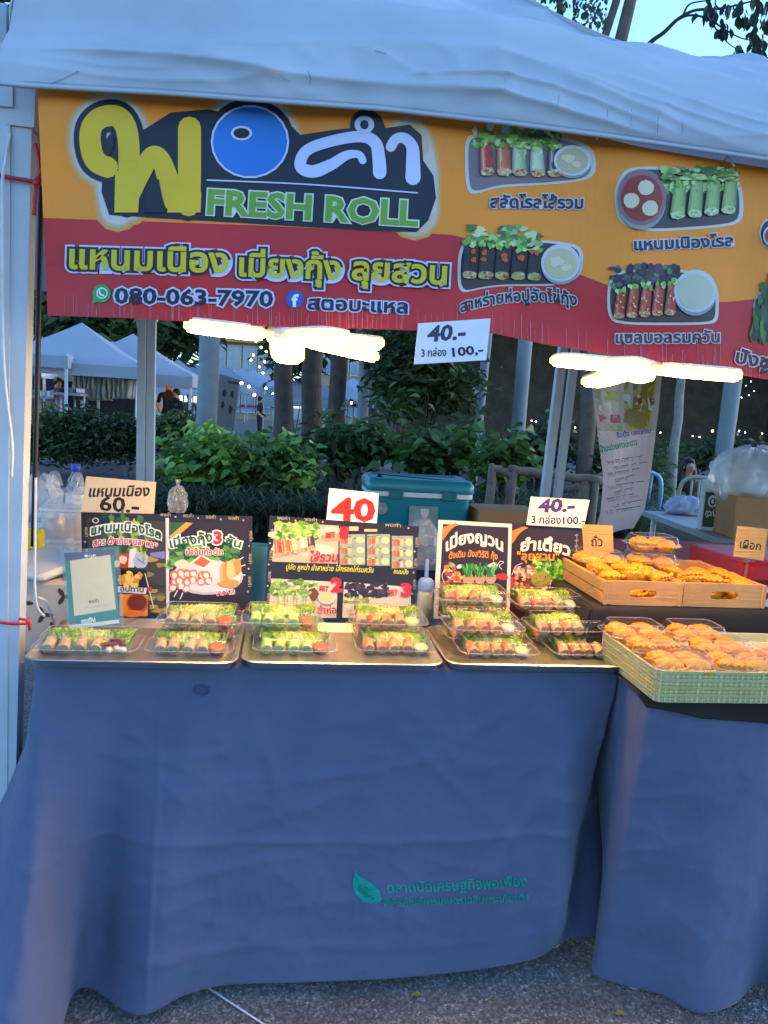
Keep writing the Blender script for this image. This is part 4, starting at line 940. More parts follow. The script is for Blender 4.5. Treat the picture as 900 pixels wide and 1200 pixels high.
def dD(A):
    A.poly([(600, 614), (597, 722), (682, 722), (682, 622)], '#2a1616', 1); orange_marks(A, 600, 618)
    A.text('ยำเตี๋ยว', (610, 646), (667, 652), 19, '#e6dccb', 8, .035, bend=4); A.text('"ลุยสวน"', (606, 656), (655, 657), 13.5, '#e08a24', 12, .025)
    A.ell2(637, 682, 34, 25, '#3a3028', 3); A.ell2(637, 682, 32, 23.5, '#5a4a34', 4)
    A.lettuce(626, 656, 34, 20, 5, r2, ('#4f9a2c', '#7fc03c', '#3a7a24', '#9ad05a'), 34)
    A.lettuce(604, 664, 24, 12, 5, r2, ('#d9b49a', '#c9603a', '#e0cfc0'), 24)
    for i in range(60): A.blob(r2.uniform(603, 626), r2.uniform(676, 698), 2.4, 2, ['#a83a20', '#6a3020', '#c9702c', '#d99a48', '#40201a'][i % 5], 6+i % 4, .3, 7, r2)
    for i in range(8): A.stroke([(616+i*3, 694+(i % 2)*2), (624+i*3, 700)], 2.6, '#c8602a', 8+i % 2, False)
    for i in range(26): x, y = r2.uniform(636, 658), r2.uniform(681, 698); A.poly([(x-2.4, y-2), (x-2, y+2.4), (x+2.6, y+2), (x+2.2, y-2.4)], ['#d8d0c0', '#c4bba8', '#e2dccd'][i % 3], 8+i % 4, True)
    A.ell2(634, 679, 12, 9.5, '#7f7a34', 12); A.ell2(634, 678.5, 10.5, 8, '#8f8a3c', 13)
    for i in range(20): A.ell2(634+r2.uniform(-8, 8), 678+r2.uniform(-6, 6), .8, .7, '#5a5a24', 14, n=6)
    A.blob(666, 678, 4.5, 4, '#c01f28', 8, .25, 9, r2); A.blob(665, 690, 5, 5, '#c01f28', 8, .2, 9, r2); A.blob(602, 682, 5, 6, '#c01f28', 5, .3, 9, r2)
    A.stroke([(664, 664), (667, 655), (664, 660), (669, 659)], .8, '#c9c4c4', 9); A.stroke([(600, 674), (604, 664), (612, 660)], .8, '#c9c4c4', 9)
    A.stroke([(676, 626), (674, 700)], .5, '#a89a88', 4, False, False)
    for i in range(11): A.text('พอคำ', (673.5, 628+i*6.4), (677.5, 628.2+i*6.4), 3.6, '#b9a98f', 5, 0)
card('menu_board', [(600, 612), (597, 725), (683, 725), (684, 617)], PD, NB, '#2a1a18', 'dark brown menu board with a noodle salad picture, beside the left crate', 'menu board', dD, .006, GLOSSPRINT)
# price cards standing on the boards
NV = Vector((0, -math.cos(R(8)), math.sin(R(8))))
CC = '#cdbb98'
def d2(A): A.text('แหนมเนือง', (104, 582), (174, 581), 17, '#231d1c', 1, .03, slant=.2); A.text('60.-', (117, 598), (162, 601), 24, '#231d1c', 1, .025)
card('price_card', [(101, 558), (95, 600), (180, 608), (183, 565)], PA+Vector((0, .02, 0)), NB, CC, 'beige handwritten 60.- price card on top of the left menu board', 'price card', d2)
def d3(A): A.text('40', (390, 609), (438, 611), 36, '#6a3a34', 1, .03); A.text('40', (389, 608), (437, 610), 36, '#c01f22', 3, .03)
card('price_card', [(386, 572), (382, 614), (441, 620), (444, 578)], PB_+Vector((0, .01, 0)), NB, '#e6e2dc', 'white card with a bold red 40 on top of the sets menu board', 'price card', d3)
def d4(A): A.text('40.-', (631, 600), (672, 599), 21, '#3a1f6a', 1, .045, slant=.15); A.text('3 กล่อง', (623, 613), (657, 614), 12.5, '#2a1a6a', 1, .03); A.text('100.-', (660, 614), (685, 614), 12, '#2a1a6a', 1, .03)
card('price_card', [(622, 582), (617, 615), (684, 619), (691, 586)], PD+Vector((0, -.012, 0)), NB, '#e2dccf', 'cream price card with purple handwriting on top of the noodle salad board', 'price card', d4)
# ------------------------------------------------------------------ payment stand
CLEAR = clear_mat('clear_plastic', milk=.008, rough=.09, wrinkle=.25, wscale=60)
CLEAR2 = clear_mat('clear_acrylic', milk=.03, rough=.03, tint='#f4fbfa')
RIMC = clear_mat('clear_rim', milk=.22, rough=.15)
FILM = clear_mat('plastic_film', milk=.16, rough=.16, wrinkle=.45, wscale=28)
FILMB = clear_mat('bag_film', milk=.42, rough=.3, wrinkle=1., wscale=16)
Q0 = P(108, 737, Z=.78); NQ = Vector((.10, -math.cos(R(27)), math.sin(R(27)))).normalized()
pf = plane_map(Q0, NQ)
ps = empty('payment_stand', Q0, 'clear acrylic payment stand with a teal card, standing in the left steel tray', 'sign stand')
def ashift(o, root): 
    o.parent = root; o.matrix_parent_inverse = Matrix.Translation(-Vector(root.location)); return o
def d5(A):
    A.poly([(75, 648), (82, 731), (140, 728), (133, 645)], '#1d8078', 1); A.poly([(76, 648), (77, 657), (134, 651), (133, 645)], '#3d4f72', 2)
    A.poly([(99, 650), (103, 650), (103, 653), (99, 653)], '#dfe3ea', 3); A.text('QR', (104, 653), (113, 652), 4, '#dfe3ea', 3, .03)
    A.poly([(82, 657), (87, 722), (136, 714), (129, 650)], '#d9c9a8', 3); 
    A.text('พอคำ', (104, 707), (116, 706), 6, '#4a4038', 5, .01); A.stroke([(98, 713), (126, 709)], .5, '#a89a84', 5, False, False)
    A.text('ถุงเงิน', (96, 731), (112, 728), 7.5, '#e6ece8', 3, .04); 
    A.poly([(80, 733), (139, 726), (140, 730), (82, 738)], '#e6e3dc', 3)
A = Art(pf); d5(A); ashift(A.build('printed_card', GLOSSPRINT), ps)
m = MB(); F_ = [pf(x, y, .0035) for x, y in ((71, 645), (80, 741), (146, 734), (139, 640))]; K_ = [pf(x, y, -.002) for x, y in ((71, 645), (80, 741), (146, 734), (139, 640))]
m.add(F_, [(0, 1, 2, 3)]); m.add(K_, [(0, 1, 2, 3)]); 
e = [Vector(K_[1]), Vector(K_[2]), Vector(K_[2])+Vector((.02, .09, -.004)), Vector(K_[1])+Vector((.02, .09, -.004))]; m.add(e, [(0, 1, 2, 3)])
ashift(m.build('acrylic_holder', CLEAR2, solid=.0012), ps)
# ------------------------------------------------------------------ led lamps
LAMPM = emis_mat('lamp_cover', '#ffbe60', LAMP); RIMG = emis_mat('lamp_cover_rim', '#ffc268', 1.3); LSH = mat('lamp_housing', '#d9d4c8', .4)
def led_lamp(c, ang0, label, tilts):
    t = empty('led_lamp', c, label, 'lamp', None); t.rotation_euler = (R(-6), 0, 0)
    m = MB(); m.lathe([(.014, .075), (.02, .065), (.03, .03), (.045, .008), (.045, .0), (.04, -.012), (.02, -.016)], (0, 0, 0), 24); m.build('housing', LSH, t, True, angle=40)
    m = MB(); m.lathe([(.034, -.0165), (.03, -.03), (.012, -.036)], (0, 0, 0), 20); m.build('diffuser', LAMPM, t, True)
    m = MB(); m.lathe([(.013, .075), (.013, .10)], (0, 0, 0), 12); m.build('screw_base', mat('lamp_base', '#9a9a98', .3, metal=1.), t, True)
    m = MB(); m.tube(smoothpts([(0, 0, .098), (.004, .01, .17), (-.003, .0, .30), (0, -.01, .42)]), .0035, 6); m.build('cord', BLACKP, t, True)
    for k in range(len(tilts)):
        a = R(ang0[k]); dz = tilts[k]; Mx = Matrix.Rotation(a, 3, 'Z') @ Matrix.Rotation(-R(dz), 3, 'Y')
        def pr(r0, r1, w, z0, z1):
            out = []
            for z in (z0, z1):
                ring = []
                for i in range(24):
                    b = 2*math.pi*i/24; x = (r0+r1)/2+(r1-r0)/2*math.copysign(abs(math.cos(b))**.5, math.cos(b)); y = w/2*math.copysign(abs(math.sin(b))**.6, math.sin(b)); ring.append(Mx @ Vector((x, y, z)))
                out.append(ring)
            return out
        m = MB(); m.rings(pr(.045, .215, .078, .004, .010)); bl = m.build('blade', LSH, t)
        m = MB(); m.rings(pr(.043, .218, .080, -.006, .0042)); m.build('cover_rim', RIMG, bl)
        m = MB(); m.rings(pr(.05, .211, .066, -.012, -.0055)); m.build('diffuser', LAMPM, bl)
    return t
led_lamp(P(335, 394, .075), (2, 88, 184, 300, 335), 'left lit led lamp with spread blades hanging below the banner', (0, -4, 2, -6, -12))
led_lamp(P(751, 430, .075), (6, 100, 182, 232, 330), 'right lit led lamp with spread blades hanging below the banner', (2, -3, 1, -6, -6))

# ------------------------------------------------------------------ food boxes
BXW, BXD, BXH = .185, .118, .043
def box_meshes(w, d, h, r=.02):
    m = MB(); m.rings([[Vector((x, y, z)) for x, y in rr(w+2*e, d+2*e, max(.01, r+e))] for e, z in ((-.016, .001), (-.010, .0), (-.006, .017), (.0, .0185), (.004, .019))], False)
    o = len(m.v); ring = rr(w-.032, d-.032, .012); m.add([Vector((x, y, .001)) for x, y in ring], [tuple(range(len(ring)))])
    l = MB(); l.rings([[Vector((x, y, z)) for x, y in rr(w+2*e, d+2*e, max(.008, r+e))] for e, z in ((.004, .0205), (-.001, .021), (-.004, .036), (-.009, h-.001), (-.016, h), (-.021, h-.003))], False)
    ring = rr(w-.042, d-.042, .01); l.add([Vector((x, y, h-.003)) for x, y in ring], [tuple(range(len(ring)))])
    return m, l
def box_proto(name, w, d, h, label, cat):
    t = empty(name, (0, 0, 0), label, cat); a, b = box_meshes(w, d, h)
    a.build('tray_base', CLEAR, t, True, angle=45); l = b.build('lid', CLEAR, t, True, angle=45)
    q = MB()
    for e, z, r_ in ((.005, .0198, .0011), (-.012, h-.0005, .0008)):
        g_ = [Vector((x, y, z)) for x, y in rr(w+2*e, d+2*e, .02+e*.5, 4)]; q.tube(g_+g_[:2], r_, 5, False)
    q.build('rim', RIMC, l, True); return t
LET = mat('salad_leaf', rough=.4, nscale=25, namt=.25, attr=True, trans=.35, spec=.5)
FOOD = mat('food', rough=.42, nscale=60, namt=.18, attr=True, spec=.5, subsurf=.15, bump=.15, bscale=120)
def lettuce_mesh(w, d, seed, n=9):
    m = MB(); r_ = random.Random(seed)
    for k in range(n):
        cx_ = -w/2+w*((k*.618) % 1)+r_.uniform(-.006, .006); y0 = d*.02+r_.uniform(-.020, .004); L_ = r_.uniform(.045, .065); wd = r_.uniform(.018, .028); ph = r_.uniform(0, 6); lean = r_.uniform(-.4, .4); up = r_.uniform(.4, 1.0)
        base = lin(['#86b03a', '#9cc44c', '#bcd86a', '#6a9a34', '#cfe08c'][k % 5])
        nu_, nv_ = 14, 6; vs = []
        for j in range(nv_+1):
            for i in range(nu_+1):
                u = i/nu_*2-1; v = j/nv_; ww = wd*(.35+.65*math.sin(min(1, v*1.15)*math.pi*.62)); ruf = (abs(u)**1.5*.5+v*v*.7)
                vs.append((cx_+u*ww+lean*v*L_, y0-.01+v*L_*.8, .014+v*L_*up*(1.15-.5*v)+ruf*.008*math.sin(u*15+ph+v*4)+.004*math.sin(v*11+ph)))
        vs = [(min(max(x, -w/2+.003*math.sin(y*900)), w/2-.003*math.sin(y*700)), min(max(y, -d/2+.012), d/2-.016), min(z, BXH-.005-.002*abs(math.sin(x*300)))) for x, y, z in vs]
        for j in range(nv_):
            for i in range(nu_):
                u = abs((i+.5)/nu_*2-1); k_ = .8+.5*u+.35*j/nv_; mid = 1 if u > .12 else 1.8
                m.col = tuple(min(.9, c*k_*mid*.95) for c in base); q = nu_+1
                o = j*q+i; m.add([vs[o], vs[o+1], vs[o+q+1], vs[o+q]], [(0, 1, 2, 3)])
    return m
ROLLS = {'salmon': ('#cf6a38', '#d09a64', '#e3d2b8'), 'tan': ('#b06f38', '#bd9460', '#e0c9a0'), 'green': ('#93b452', '#b0c878', '#6f9a40'), 'pale': ('#b39a70', '#bfa678', '#d98a62'), 'crab': ('#d07048', '#cf9a68', '#c84a34')}
def roll_mesh(kind, seed, L_=.044, r=.0136):
    cs = [tuple(x*1.0 for x in lin(c)) for c in ROLLS[kind]]; m = MB(); r_ = random.Random(seed); n = 14; K = 9; rings = []
    for k in range(K+1):
        u = k/K; rad = r*(1-.16*u)*(1 if 0 < k < K else .86); rings.append([(rad*math.cos(2*math.pi*i/n)*(1+r_.uniform(-.03, .03)), u*L_, rad*math.sin(2*math.pi*i/n)*(1+r_.uniform(-.03, .03))) for i in range(n)])
    for k in range(K):
        for i in range(n):
            j = (i+1) % n; w = min(1, max(0, math.sin(2*math.pi*i/n*1+k*.25+seed*1.3)*.9+.75)); c = tuple(a*w+b*(1-w) for a, b in zip(cs[0], cs[1])); f = r_.uniform(.85, 1.12); m.col = tuple(x*f for x in c)
            m.add([rings[k][i], rings[k][j], rings[k+1][j], rings[k+1][i]], [(0, 3, 2, 1)])
    # filled cut end
    for i in range(n):
        j = (i+1) % n; a = Vector(rings[0][i]); b = Vector(rings[0][j]); c0 = Vector((0, -.0012, 0)); a2 = a*.62; b2 = b*.62
        m.col = tuple(x*.8 for x in cs[1]); m.add([a, b, b2, a2], [(0, 1, 2, 3)]); m.col = [cs[0], cs[0], lin('#7f9b4a'), lin('#c98a4a'), lin('#b9603c')][int(r_.random()*5)]; m.add([a2, b2, c0], [(0, 1, 2)])
    m.col = cs[1]; m.add(rings[K], [tuple(range(n-1, -1, -1))])
    return m
SA = {'orange': '#c8662a', 'pale': '#d9c98a', 'cream': '#c9c6a8'}
def cup_proto(kind):
    t = empty('sauce_cup', (0, 0, 0), 'small sauce cup', 'sauce cup')
    m = MB(); m.lathe([(.014, 0), (.0155, .001), (.019, .018), (.0205, .019), (.0205, .0205), (.0185, .0205), (.017, .017)], (0, 0, 0), 20, cap=False); m.build('cup', CLEAR, t, True)
    m = MB(); m.lathe([(.013, .0015), (.0145, .002), (.0172, .0165), (.010, .0172), (.002, .0175)], (0, 0, 0), 18); m.build('sauce', mat('sauce_'+kind, SA[kind], .25, nscale=90, namt=.2, spec=.6), t, True)
    return t
PROTO = {}
HIDE = []
def use(key, maker):
    if key not in PROTO: PROTO[key] = maker(); HIDE.append(PROTO[key])
    return PROTO[key]
ORD = ['first', 'second', 'third', 'fourth', 'fifth', 'sixth']
def place(o, loc, rz, label, cat, group=None, rx=0., s=None):
    c = o.copy(); COL.objects.link(c); c.location = loc; c.rotation_euler = (rx, 0, rz); 
    if s: c.scale = (s, s, s)
    def kids(a, b):
        for ch in a.children:
            d = ch.copy(); COL.objects.link(d); d.parent = b; kids(ch, d)
    kids(o, c)
    return tag(c, label, cat, group)
def salad_box(X, Yf, tier, kind, where, rz=0., w=BXW, seed=0):
    """X centre, Yf front edge; where names the box"""
    z = TZ+.0015+tier*BXH; c = Vector((X, Yf+BXD/2, z)); Mz = Matrix.Rotation(rz, 3, 'Z')
    long = w > .2
    pb = use(('box', long), lambda: box_proto('food_box', w, BXD, BXH, 'x', 'food box'))
    place(pb, c, rz, 'clear clamshell box of rolls, ' + where, 'food box', 'clear boxes of salad rolls')
    lm = use(('let', long, seed % 3), lambda: lettuce_mesh(w-.03, BXD, seed % 3+3, 18 if long else 15).build('lettuce', LET, smooth=True))
    place(lm, c+Mz @ Vector((0, .012, 0)), rz, 'green lettuce leaves inside the ' + where, 'lettuce', 'lettuce in the boxes')
    kinds = {'D': ('salmon', 'salmon', 'tan', 'tan'), 'E': ('tan', 'tan', 'salmon', 'crab'), 'F': ('crab', 'crab', 'tan', 'pale'), 'C': ('green',)*4, 'B': ('pale',)*4, 'A': ('pale',)*4}[kind]
    st = .0305 if not long else .034; x0 = -w/2+.0275
    for i, k in enumerate(kinds):
        rm = use(('roll', k, (i+seed) % 3), lambda: roll_mesh(k, (i+seed) % 3+1).build('salad_roll', FOOD, smooth=True))
        rj = random.Random(seed*10+i)
        place(rm, c+Mz @ Vector((x0+i*st+rj.uniform(-.002, .002), -BXD/2+.014+rj.uniform(0, .006), .0150)), rz+rj.uniform(-.14, .14), f'{ORD[i]} roll from the left, {where}', 'roll', 'salad rolls in the boxes', rx=R(13))
    if kind == 'A':
        ch = use('chili', chili); place(ch, c+Vector((.045, -.03, .022)), .4, 'first red chilli in the long box before the payment stand', 'chilli'); place(ch, c+Vector((.062, -.015, .026)), -.5, 'second red chilli, nearer the garlic, in the long box', 'chilli')
        gl = use('garlic', garlic)
        for i in range(3): place(gl, c+Vector((.05+i*.014, -.04+.008*(i % 2), .014)), i*1.0, f'{ORD[i]} garlic clove from the left in the long box', 'garlic', 'garlic cloves')
    else:
        sk = {'B': 'orange', 'C': 'orange', 'D': 'pale', 'E': 'cream', 'F': 'cream'}[kind]
        cp = use(('cup', sk), lambda: cup_proto(sk)); place(cp, c+Mz @ Vector((w/2-.034, -.022, .004)), 0, f'{"orange" if sk == "orange" else "pale"} sauce cup inside the {where}', 'sauce cup', 'sauce cups in the boxes', rx=R(14), s=1.05)
def chili():
    m = MB(); m.tube(smoothpts([(-.02, 0, 0), (-.008, .003, .002), (.008, .001, .001), (.022, -.006, 0)]), [.001]+[.0042]*8+[.0048]*8+[.003, .001], 8); m.v = m.v
    return m.build('chilli', mat('chilli_red', '#8f1414', .25, nscale=30), smooth=True)
def garlic():
    m = MB(); m.ell((0, 0, 0), (.008, .011, .008), fn=lambda d: 1-.25*max(0, d.y)); return m.build('garlic_clove', mat('garlic', '#d8ccac', .45, nscale=40), smooth=True)
salad_box(.163, .022, 0, 'A', 'long box alone in front of the payment stand', 0, .215, 1)
salad_box(.386, .026, 0, 'B', 'front box at the right of the left tray', 0, seed=2)
salad_box(.398, .150, 0, 'B', 'lower rear box at the right of the left tray', 0, seed=4)
salad_box(.398, .100, 1, 'B', 'top box at the right of the left tray', -.02, seed=3)
salad_box(.622, .046, 0, 'C', 'front bottom box, left stack, middle tray', 0, seed=5)
salad_box(.604, .168, 0, 'C', 'rear bottom box, left stack, middle tray', 0, seed=6)
salad_box(.590, .118, 1, 'C', 'top box, left stack, middle tray', .02, seed=7)
salad_box(.862, .060, 0, 'D', 'front bottom box, right stack, middle tray', -.01, seed=8)
salad_box(.852, .182, 0, 'D', 'rear bottom box, right stack, middle tray', .02, seed=9)
salad_box(.850, .132, 1, 'D', 'top box, right stack, middle tray', .0, seed=10)
salad_box(1.109, .050, 0, 'D', 'front bottom box, left stack, right tray', -.01, seed=11)
salad_box(1.100, .172, 0, 'D', 'rear bottom box, left stack, right tray', .0, seed=12)
salad_box(1.085, .098, 1, 'E', 'middle box, left stack, right tray', .0, seed=13)
salad_box(1.090, .220, 1, 'E', 'rear middle box, left stack, right tray', .02, seed=14)
salad_box(1.083, .216, 2, 'F', 'topmost box, left stack, right tray', -.02, seed=15)
salad_box(1.339, .058, 0, 'F', 'front bottom box, right stack, right tray', .02, seed=16)
salad_box(1.318, .180, 0, 'F', 'rear bottom box, right stack, right tray', .03, seed=17)
salad_box(1.300, .106, 1, 'F', 'middle box, right stack, right tray', .04, seed=18)
salad_box(1.280, .200, 1.9, 'F', 'topmost tilted box, right stack, right tray', .04, seed=19)

# ------------------------------------------------------------------ curry puffs
PUFF = mat('fried_pastry', '#cf8e18', .42, nscale=22, namt=.42, bump=.4, bscale=60, spec=.35)
def puff(seed):
    r_ = random.Random(seed); ph = r_.uniform(0, 6); m = MB()
    def fn(d):
        k = 1+.05*math.sin(d.x*9+ph)*math.sin(d.z*7+ph)
        if d.y > .2: k *= 1-.12*(d.y)
        if d.y < -.55: k *= 1+.04*math.sin(d.x*26+ph)
        return k*(1-.12*abs(d.x)**3)
    m.ell((0, 0, 0), (.036, .022, .0185), nu=30, nv=18, fn=fn)
    pts = [(.034*math.cos(a), -.012+.016*math.sin(a)*-.6, .004+.003*math.sin(a*14)) for a in np.linspace(math.pi, 0, 34)]
    m.tube([(x, y-.006, z+.003) for x, y, z in pts], [.0032+.0006*math.sin(i*1.5) for i in range(34)], 7)
    return m.build('curry_puff', PUFF, smooth=True)
def puffs(lst, where, grp='fried curry puffs'):
    for i, (x, y, z, rz, rx) in enumerate(lst):
        pm = use(('puff', i % 4), lambda: puff(i % 4+1)); c = place(pm, (x, y, z), rz, where % ORD[min(i, 5)] if '%s' in where else where, 'curry puff', grp, rx=rx)
WOODC = mat('crate_wood', '#c08a4e', .55, nscale=6, namt=.25, bump=.25, bscale=10, bstretch=(1, 12, 12))
RZ = .879
def crate(x0, x1, y0, y1, label, h=.062):
    t = empty('wooden_crate', (x0, y0, RZ), label, 'crate', None); w, d = x1-x0, y1-y0; th = .009
    # front panel with rounded hand slot
    m = MB()
    def panel(y):
        out = rr(w, h, .001, 1); slot = rr(w*.36, h*.36, h*.15, 4); N = 48
        def pt(ring, a, cxz):
            return None
        O = []; I = []
        for i in range(N):
            a = 2*math.pi*i/N; cx_, sx_ = math.cos(a), math.sin(a); k = min((w/2)/max(1e-6, abs(cx_)), (h/2)/max(1e-6, abs(sx_))); O.append((cx_*k, sx_*k))
            b = k*0; ax, az = w*.17, h*.17; ex = 4; kk = (abs(cx_*k/(w/2))**ex+abs(sx_*k/(h/2))**ex)**(-1/ex); I.append((cx_*k/(w/2)*ax*kk, sx_*k/(h/2)*az*kk))
        return [Vector((w/2+x, y, h/2+z)) for x, z in O], [Vector((w/2+x, y, h/2+z)) for x, z in I]
    O0, I0 = panel(0); O1, I1 = panel(th); N = len(O0); vs = O0+I0+O1+I1; fs = []
    for i in range(N):
        j = (i+1) % N; fs += [(i, j, N+j, N+i), (2*N+j, 2*N+i, 3*N+i, 3*N+j), (i, 2*N+i, 2*N+j, j), (N+i, N+j, 3*N+j, 3*N+i)]
    m.add(vs, fs); m.build('front_panel', WOODC, t)
    m = MB(); m.box((w/2, d-th/2, h/2), (w, th, h)); m.build('back_panel', WOODC, t)
    for k in (0, 1):
        for zc in (h*.25, h*.75):
            m = MB(); m.box((th/2+k*(w-th), d/2, zc), (th+.001, d-2*th-.001, h*.46), bev=.0015); m.build('side_slat', WOODC, t)
        m = MB(); m.box((th*.5+k*(w-th), -.0012, h*.5), (th*1.2, .0026, h*.98), bev=.0008); m.build('corner_joint', WOODC, t)
    m = MB(); m.box((w/2, d/2, .003), (w-2*th-.002, d-2*th-.002, .006)); m.build('bottom', WOODC, t)
    return t
CX = [1.387, 1.595, 1.600, 1.826]; CY0 = .142; CD = .33
crate(CX[0], CX[1], CY0, CY0+CD, 'left wooden crate of curry puffs on the black riser, next to the noodle salad board')
crate(CX[2], CX[3], CY0+.004, CY0+CD, 'right wooden crate of curry puffs on the black riser, with the clear divider')
BCL = mat('black_cloth', '#1d1816', .9, nscale=5, namt=.25, bump=.3, bscale=8)
# riser: box with a black cloth over it
rs = empty('riser', (1.36, .13, .737), 'riser box covered with black cloth carrying the two wooden crates', 'riser')
m = MB(); m.box((.25, .20, .068), (.46, .37, .134)); m.build('box', TBL, rs)
m = MB()
def rc(u, v):
    x = -.005+.50*u; s_ = .004*math.sin(u*22)+.006*math.sin(u*9+1)
    if v < .5: k = v/.5; return (x-.02*(1-k)*(1-u), .0-.02*(1-k)+s_*(1-k), .003+.1355*k)
    return (x, .003+(v-.5)/.5*.40, .1395)
m.grid(rc, 60, 24)
def rsd(u, v): k = v; return (-.006-.03*(1-k)+.006*math.sin(u*14)*(1-k), .0+.40*u, .003+.1355*k)
m.grid(rsd, 24, 12); m.grid(lambda u, v: (.495+.02*(1-v), .40*u, .003+.1355*v), 20, 8)
m.build('black_cover', BCL, rs, True, solid=.001)
# black cloth corner under the baskets
m = MB()
def bc(u, v):
    x = 1.36+.9*u
    if v < .4: k = v/.4; return (x+.02*(1-k)*(1-u), -.136-.012*(1-k)-.004*math.sin(u*17), .725+.028*k-.05*(1-k)*(math.sin(u*3.0)*.6+.2)*min(1, u*7))
    return (x, -.136+(v-.4)/.6*.70, .7545)
m.grid(bc, 70, 26)
tag(m.build('black_cloth', BCL, smooth=True, solid=.001), 'black cloth hanging a short way over the right table edge beneath the green baskets', 'cloth')
# green baskets, nested
GB = mat('green_basket_plastic', '#c4bd88', .5, nscale=10, namt=.12)
GB2 = mat('green_basket_plastic_yellowed', '#c8bb78', .5, nscale=10, namt=.12)
def basket(z, w, d, h, label, m_):
    t = MB(); n = 0
    for k, (e0, z0, e1, z1) in enumerate(((-.006, 0, -.004, .004), (-.004, .0075, -.0032, .0105), (-.0032, .0135, -.0022, .0165), (-.0018, h-.006, .001, h))):
        t.rings([[Vector((x, y, zz)) for x, y in rr(w+2*e, d+2*e, .025+e)] for e, zz in ((e0, z0), (e1, z1), (e1-.003, z1), (e0-.003, z0), (e0, z0))], False)
    ring = rr(w-.006, d-.006, .022, 5)
    for (sx, ln, ax) in ((-1, w, 0), (1, w, 0), (-1, d, 1), (1, d, 1)):
        q = int(ln/.012)
        for i in range(1, q):
            a = -ln/2+ln*i/q; wd = .0045 if i % 4 == 0 else .002
            c = (a, sx*(d/2-.0045), h/2) if ax == 0 else (sx*(w/2-.0045), a, h/2); t.box(c, (wd, .0022, h-.004) if ax == 0 else (.0022, wd, h-.004))
    t.rings([[Vector((x, y, zz)) for x, y in rr(w-.014, d-.014, .02)] for zz in (.001, h-.001)], False)
    b = rr(w-.014, d-.014, .02); t.add([Vector((x, y, .001)) for x, y in b], [tuple(range(len(b)))])
    o = t.build('plastic_basket', m_); o.location = (1.366+w/2, -.205+d/2, z); return tag(o, label, 'basket', 'nested green baskets')
zb = .757
for i, nm in enumerate(['bottom', 'second', 'third', 'top']):
    basket(zb+i*.0165, .46, .30, .021, f'{nm} pale green plastic basket of the nested stack on the right table', GB2 if i == 1 else GB)
ZP = zb+3*.0165+.003
PW, PD_, PH = .138, .098, .046
pbx = use('puffbox', lambda: box_proto('food_box', PW, PD_, PH, 'x', 'food box'))
def puff_box(x, y, z, rz, where, k=4, s_=1.):
    place(pbx, (x, y, z), rz, 'clear box of curry puffs, ' + where, 'food box', 'clear boxes of curry puffs')
    rj = random.Random(int(x*999+y*77)); L_ = []
    Mz = Matrix.Rotation(rz, 3, 'Z')
    for i, (a, b, c) in enumerate([(-.032, -.020, .018), (.030, -.022, .018), (-.030, .022, .019), (.030, .020, .019), (0, 0, .030)][:k]):
        q = Mz @ Vector((a+rj.uniform(-.003, .003), b, c)); L_.append((x+q.x, y+q.y, z+q.z, rz+rj.uniform(-.5, .5), R(rj.uniform(-25, 35))))
    puffs(L_, '%s curry puff in the ' + where)
for r_i, (yy_, rn) in enumerate(((-.148, 'front row'), (-.050, 'middle row'), (.048, 'back row'))):
    for c_i, (xx_, cn) in enumerate(((1.440, 'left'), (1.582, 'right'))):
        puff_box(xx_+(.0 if r_i == 0 else -.006*r_i+.012*c_i), yy_, ZP+(.004*r_i), rng.uniform(-.05, .05), f'{cn} box in the {rn} on the green baskets', 4)
puff_box(1.70, -.12, ZP, .02, 'third box of the front row, cut by the picture edge', 4)
# loose puffs in the crates
for (x0, x1, nm) in ((CX[0], CX[1], 'left'), (CX[2], CX[3], 'right')):
    rj = random.Random(4 if nm == 'left' else 9); L_ = []; wd = x1-x0-.03
    for row in range(4):
        for c in range(3):
            L_.append((x0+.015+wd*(c+.5)/3+rj.uniform(-.008, .008), CY0+.052+row*.052+rj.uniform(-.006, .006), RZ+.024, rj.uniform(-.35, .35), R(rj.uniform(-20, 30))))
    top = []
    for row in range(3):
        for c in range(3):
            top.append((x0+.02+wd*(c+.5)/3+rj.uniform(-.012, .012), CY0+.062+row*.055+rj.uniform(-.008, .008), RZ+.054+(.004 if nm == 'left' else -.004)+rj.uniform(0, .006), rj.uniform(-1.4, 1.4), R(rj.uniform(-30, 40))))
    puffs(L_, f'golden curry puff lying in the lower layer of the {nm} wooden crate', f'puffs low in the {nm} crate'); puffs(top, f'golden curry puff heaped on top in the {nm} wooden crate', f'puffs heaped in the {nm} crate')
# boxes standing at the rear of the crates
puff_box(1.47, .40, RZ+.050, .1, 'rear box on the left crate behind the small sign', 4)
puff_box(1.640, .425, RZ+.046, -.05, 'lower box at the rear of the right crate', 4)
puff_box(1.645, .43, RZ+.094, .06, 'upper box at the rear of the right crate', 4)
# clear dividers
m = MB(); m.box((1.603, .30, .958), (.0015, .30, .075)); tag(m.build('divider', CLEAR), 'clear plastic divider sheet standing between the two wooden crates', 'divider')
